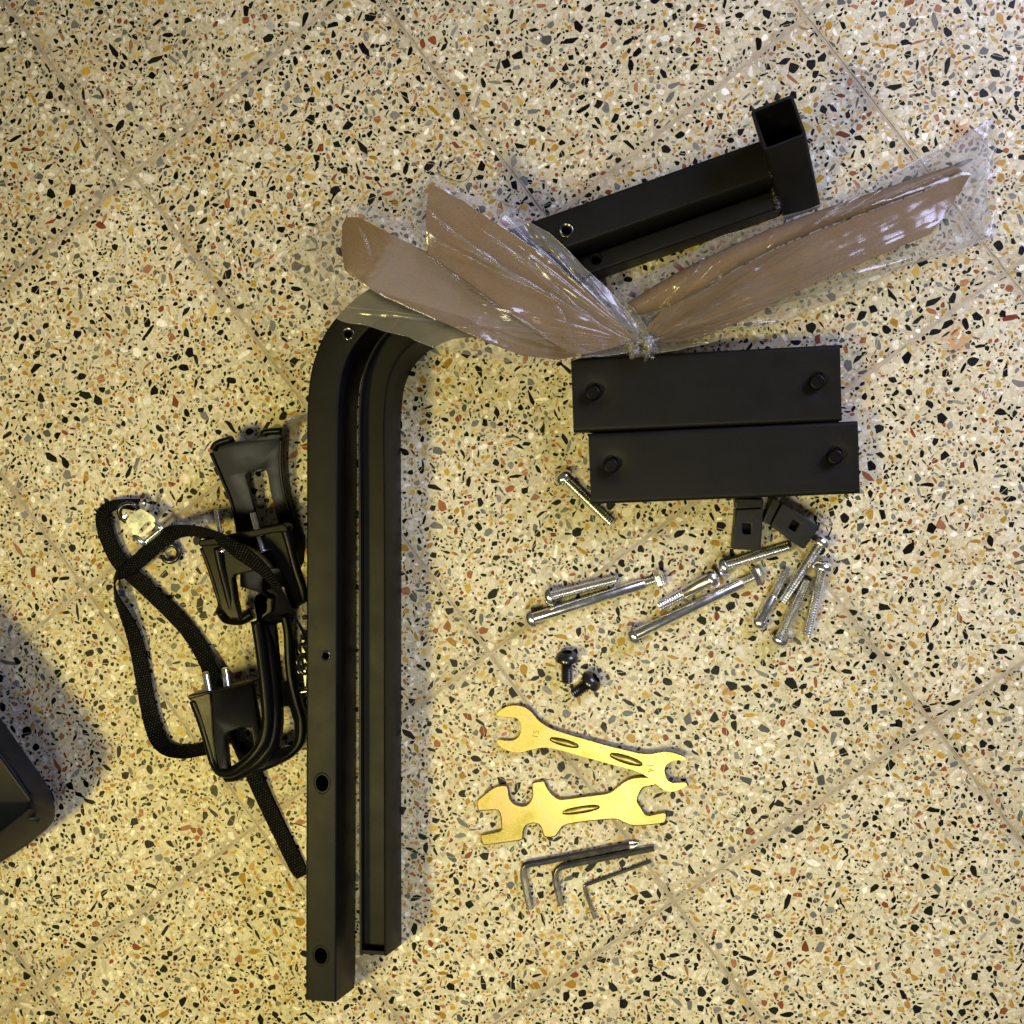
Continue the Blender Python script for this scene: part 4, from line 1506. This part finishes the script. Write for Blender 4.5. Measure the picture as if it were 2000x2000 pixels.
def film_sheet(name, outline, boards, zf, seed, mat, nt_=300, ms=74, lift=.0040, amp=.0030, ncre=44, milky=None, reach=(.25, .35, .45, .6, 1.1)):
    rnd = random.Random(seed)
    P = [Vector((p[0], p[1])) for p in outline]
    # resample the rim
    cum = [0]
    for i in range(len(P) - 1):
        cum.append(cum[-1] + (P[i + 1] - P[i]).length)
    rim = []
    for k in range(nt_ + 1):
        d = cum[-1] * k / nt_
        i = 0
        while i < len(cum) - 2 and cum[i + 1] < d:
            i += 1
        f = (d - cum[i]) / max(cum[i + 1] - cum[i], 1e-6)
        rim.append(P[i].lerp(P[i + 1], f))
    cre = [(rnd.random(), rnd.uniform(.0015, .010), rnd.uniform(-.4, 1.0), rnd.uniform(0.0, .3), rnd.choice(reach)) for _ in range(ncre)]
    lines = []
    us = [p.x for p in P]; vs = [p.y for p in P]
    for _ in range(64):
        a_ = Vector((rnd.uniform(min(us), max(us)), rnd.uniform(min(vs), max(vs))))
        ang = rnd.uniform(0, math.pi)
        dd = Vector((math.cos(ang), math.sin(ang)))
        lines.append((a_, dd, rnd.uniform(25, 120), rnd.uniform(2.0, 9), rnd.uniform(-.6, 1.0)))
    V, F, LY = [], [], []
    for k in range(nt_ + 1):
        t = k / nt_
        for mm_ in range(ms + 1):
            s = (mm_ / ms) ** 0.9
            q = KN.lerp(rim[k], s)
            wob = noise.noise(Vector((t * 34, s * 5, seed)))
            if mm_ > 1:
                q = q + Vector((wob, noise.noise(Vector((t * 31, s * 6, seed + 9))))) * 5.0 * s
            dO = min((0.0 if inside(q, bd) else dist_poly(q, bd)) for bd in boards)
            z = zf(q.x, q.y) + lift
            if dO > 0:
                z -= min(dO, 90) / 2.5 * 0.001 * 0.75
            zmin = 0.003
            if inside(q, LEGS):
                zmin = 0.064
            elif inside(q, BEAMS):
                zmin = 0.066
            elif inside(q, BARS):
                zmin = 0.034
            z = max(z, zmin + 0.001)
            h = 0.0
            for (tc, wd, am, s0, s1) in cre:
                x = abs(t - tc)
                if x < wd * 5:
                    env = max(0.0, min(1.0, (s - s0 * .3) * 8)) * max(0.0, min(1.0, (s1 - s) * 5))
                    h += am * math.exp(-x / wd) * env
            for (a_, dd, ln, wd, am) in lines:
                r_ = q - a_
                al = r_.dot(dd)
                if abs(al) < ln:
                    ac = abs(r_.x * dd.y - r_.y * dd.x)
                    if ac < wd * 4:
                        h += am * 0.7 * math.exp(-ac / wd) * (1 - abs(al) / ln)
            h += 0.55 * noise.noise(Vector((q.x / 60, q.y / 60, seed * 1.7))) + 0.10 * noise.noise(Vector((q.x / 17, q.y / 17, seed * 2.3)))
            z += max(amp * h, -lift * 0.72)
            if mm_ == 0:
                z = ZK
            V.append(at(q.x, q.y, z))
            LY.append(max(min(1.0, dO / 16.0), 0.55 if milky and inside(q, milky) else 0.0))
    w = ms + 1
    for k in range(nt_):
        for mm_ in range(ms):
            a_ = k * w + mm_
            F.append((a_, a_ + 1, a_ + w + 1, a_ + w))
    o_ = mk(name, V, F, mat, bag, smooth=55, fix=False)
    la = o_.data.attributes.new('layers', 'FLOAT', 'POINT')
    la.data.foreach_set('value', LY)
    bright_outline = [V[k * w + ms] + Vector((0, 0, .0003)) for k in range(nt_ + 1)]  # added milky rod that draws a bright highlight along the film's edge
    V2, F2 = rod(bright_outline, .00042, 5)
    mk('bright_outline', V2, F2, M['film_milky'], bag, smooth=180)
    return o_


filmL = [(1250, 640), (1222, 604), (1182, 560), (1140, 522), (1108, 490), (1076, 457), (1035, 436), (985, 412), (930, 388), (880, 366), (842, 346), (832, 366), (815, 388), (796, 412), (782, 437), (752, 424), (722, 404), (698, 393), (680, 402), (668, 417), (642, 424), (618, 442), (590, 470), (564, 488), (550, 502), (562, 524), (580, 540), (590, 558), (604, 576), (618, 592), (634, 592), (645, 606), (655, 620), (700, 632), (742, 644), (778, 655), (800, 658), (845, 678), (900, 690), (960, 699), (1020, 707), (1075, 707), (1118, 703), (1140, 699), (1185, 694), (1225, 690)]
film_sheet('left_film', filmL, [L1, L2], lambda u, v: hL(u, v), 3, M['film'], 330, 72, milky=[(712, 560), (742, 508), (772, 452), (834, 498), (930, 575), (1010, 628), (1090, 680), (1000, 655), (900, 618), (812, 592)])
filmR = [(1262, 640), (1240, 606), (1196, 574), (1226, 556), (1300, 520), (1380, 476), (1450, 448), (1530, 424), (1600, 400), (1660, 376), (1740, 342), (1810, 304), (1870, 274), (1915, 246), (1938, 228), (1931, 270), (1926, 330), (1928, 400), (1936, 440), (1940, 466), (1912, 470), (1880, 490), (1830, 500), (1780, 514), (1700, 556), (1620, 590), (1540, 624), (1460, 650), (1380, 670), (1320, 684), (1278, 690)]
film_sheet('right_film', filmR, [R1a, R2a], lambda u, v: hR(u, v) + .0062 * max(0.0, 1.0 - abs(dist_line(u, v)) / 34.0), 8, M['film'], 300, 90, ncre=120, lift=.0040, amp=.0040, reach=(.3, .4, .5, .65, .8, 1.0))
# sharp pleats pulled out of the knot
rnd = random.Random(12)
PLEATS = [([(1240, 668), (1180, 640), (1100, 575), (1010, 500), (930, 440)], 'L'), ([(1228, 678), (1140, 686), (1096, 610), (1082, 596)], 'L'), ([(1236, 676), (1120, 680), (1000, 615), (900, 548), (838, 500)], 'L'),
          ([(1200, 680), (1100, 690), (960, 650), (850, 606), (716, 562)], 'L'), ([(1236, 660), (1150, 590), (1050, 520), (960, 470)], 'L'), ([(836, 410), (880, 450), (950, 500), (1030, 560)], 'L'), ([(772, 455), (760, 500), (722, 556)], 'L'), ([(700, 440), (720, 500), (690, 530)], 'L'),
          ([(1216, 660), (1130, 610), (1020, 545), (900, 480)], 'L'), ([(600, 470), (625, 520), (618, 580)], 'L'), ([(650, 440), (640, 510), (655, 590)], 'L'),
          ([(1280, 664), (1400, 600), (1520, 545), (1680, 486)], 'R'), ([(1276, 656), (1360, 585), (1470, 520), (1600, 462)], 'R'), ([(1284, 672), (1380, 640), (1480, 590), (1590, 540), (1720, 470), (1850, 400)], 'R'), ([(1272, 650), (1330, 590), (1380, 556)], 'R'),
          ([(1290, 676), (1420, 640), (1560, 580)], 'R'), ([(1280, 668), (1350, 620), (1440, 566), (1530, 530)], 'R'), ([(1560, 440), (1660, 410), (1760, 372), (1880, 320)], 'R'), ([(1300, 660), (1380, 610), (1420, 570), (1470, 560)], 'R'), ([(1932, 260), (1905, 360), (1900, 470)], 'R'), ([(1850, 470), (1890, 400), (1925, 340)], 'R')]
for pts, side in PLEATS:
    zf = hL if side == 'L' else (lambda u, v: hR(u, v) + .0062 * max(0.0, 1.0 - abs(dist_line(u, v)) / 34.0))
    bds = [L1, L2] if side == 'L' else [R1a, R2a]
    pp = []
    cp = catmull([(p[0], p[1], 0) for p in pts], 9)
    for i, p in enumerate(cp):
        q = (p.x + 2.5 * noise.noise(Vector((i * .35, pts[0][0], 1))), p.y + 2.5 * noise.noise(Vector((i * .35, pts[0][1], 4))))
        dO = min((0.0 if inside(q, bd) else dist_poly(q, bd)) for bd in bds)
        pp.append(at(q[0], q[1], max(.006, zf(*q) + .0058 - min(dO, 90) / 2.5 * .00075)))
    Vp, Fp = [], []
    for i, p in enumerate(pp):
        t = (pp[min(i + 1, len(pp) - 1)] - pp[max(i - 1, 0)]).normalized()
        sd = t.cross(Vector((0, 0, 1))).normalized()
        f = math.sin(math.pi * (i + .6) / (len(pp) + .2))
        wd = .0017 * f + .0003
        Vp += [p - sd * wd - Vector((0, 0, .0024 * f)), p + Vector((0, 0, .0004)), p + sd * wd * .8 - Vector((0, 0, .0022 * f))]
    for i in range(len(pp) - 1):
        for k in range(2):
            Fp.append((i * 3 + k, i * 3 + k + 1, i * 3 + k + 4, i * 3 + k + 3))
    mk('pleat', Vp, Fp, M['film'], bag, smooth=60, fix=False)
# gathered tuft of the knot
rnd = random.Random(5)
V, F = [], []
parts = []
for q in range(14):
    a0 = rnd.uniform(0, 6.28)
    pts = []
    for s in range(10):
        f = s / 9
        u = KN.x - 4 + 27 * f * math.cos(a0) + 7 * noise.noise(Vector((f * 4, q, 1)))
        v = KN.y + 6 + 20 * f * math.sin(a0) + 7 * noise.noise(Vector((f * 4, q, 7)))
        pts.append(at(u, v, ZK + .002 + .006 * math.sin(f * 3) + .003 * noise.noise(Vector((f * 3, q, 3)))))
    row = []
    for s in range(len(pts)):
        for w_ in range(7):
            g = w_ / 6 - .5
            a1 = a0 + math.pi / 2
            wid = .012 * (0.35 + s / 9)
            row.append(pts[s] + Vector((math.cos(a1), -math.sin(a1), 0)) * (g * wid) + Vector((0, 0, .0032 * math.sin(g * 12 + q + s * .8))))
    fc = [(s * 7 + w_, s * 7 + w_ + 1, (s + 1) * 7 + w_ + 1, (s + 1) * 7 + w_) for s in range(len(pts) - 1) for w_ in range(6)]
    parts.append((row, fc))
V, F = merge(parts)
mk('knot', V, F, M['film_milky'], bag, smooth=180, fix=False)
# the welded seam down the right end
V, F = [], []
seam = [(1936, 236), (1930, 290), (1927, 350), (1929, 410), (1938, 458)]
pp = catmull([at(p[0], p[1], .006) for p in seam], 6)
for i, p in enumerate(pp):
    for k in range(4):
        V.append(p + Vector((-.008 + .0045 * k, 0, .0018 * math.sin(k * 2.1 + i * .5))))
F = [(i * 4 + k, i * 4 + k + 1, (i + 1) * 4 + k + 1, (i + 1) * 4 + k) for i in range(len(pp) - 1) for k in range(3)]
mk('welded_seam', V, F, M['film_milky'], bag, smooth=180, fix=False)

# ------------------------------------------------------------------ case corner at the left edge
case = thing('plastic_case', 'rounded corner of a dark blue-black plastic case at the left edge', 'plastic case', at(-60, 1560, 0))


def hull(name, pts, mat, parent, bevel, seg=4):
    me = bpy.data.meshes.new(name)
    bm = bmesh.new()
    for p in pts:
        bm.verts.new(p)
    r_ = bmesh.ops.convex_hull(bm, input=bm.verts[:])
    dead = [g for g in r_['geom_interior'] + r_['geom_unused'] if isinstance(g, bmesh.types.BMVert)]
    bmesh.ops.delete(bm, geom=list(set(dead)), context='VERTS')
    bmesh.ops.dissolve_limit(bm, angle_limit=math.radians(6), verts=bm.verts, edges=bm.edges)
    if bevel:
        bmesh.ops.bevel(bm, geom=bm.edges[:], offset=bevel, segments=seg, affect='EDGES', profile=.5, clamp_overlap=True)
    bmesh.ops.recalc_face_normals(bm, faces=bm.faces)
    bm.to_mesh(me); bm.free()
    return link(name, me, mat, parent, 50)


Zt = 0.085
hull('body', [at(-420, 930, Zt), at(-70, 1375, Zt), at(62, 1555, Zt), (at(64, 1572, Zt)), at(-420, 1575, Zt),
              at(-420, 800, .035), at(-60, 1302, .035), at(96, 1535, .035), at(112, 1585, .035), at(103, 1612, .035), at(60, 1648, .030), at(-420, 1960, .030),
              at(-420, 1020, .001), at(-60, 1430, .001), at(70, 1600, .001), at(30, 1650, .001), at(-420, 1900, .001)], M['navy'], case, .011, 7)
for (a_, b2) in (((-60, 1578), (78, 1602)), ((-60, 1612), (50, 1626)), ((-60, 1642), (28, 1654))):
    zz = lambda v: max(.034, Zt - (v - 1570) * .00068)
    V, F = rod([at(a_[0] + (b2[0] - a_[0]) * q / 8, a_[1] + (b2[1] - a_[1]) * q / 8, zz(a_[1] + (b2[1] - a_[1]) * q / 8) + .0025) for q in range(9)], .0034, 10, flat=.7, rend=.0016)
    mk('grip_ridge', V, F, M['case_dark'], case, smooth=180)
p = at(80, 1560, 0)
V, F = lathe((p.x, p.y, .0006), (0, 0, 1), [(0, .0125), (.012, .0125), (.0145, .0105), (.015, .004)], 32)
mk('rubber_foot', V, F, M['navy'], case, smooth=35)


# ------------------------------------------------------------------ hairs and crumbs on the floor
def hair(label, pts, r=.00026):
    pp = catmull([at(p[0], p[1], .0006) for p in pts], 6)
    V, F = rod(pp, r, 6)
    o_ = mk('hair_strand', V, F, M['hair'], None, smooth=180)
    tag(o_, label, 'hair', 'hair strands on the floor')


hair('reddish brown curved hair on the floor at lower left of the long tube', [(310, 1712), (306, 1726), (298, 1740), (287, 1752)])
hair('short dark hair beside the strap end by the long tube', [(568, 1609), (580, 1610), (597, 1616)])
hair('thin looping hair on the floor above the plastic bag', [(850, 336), (880, 350), (905, 354), (920, 340), (922, 326)], .00018)
hair('short dark hair right of the askew end plug', [(1601, 1021), (1612, 1026), (1622, 1030)])
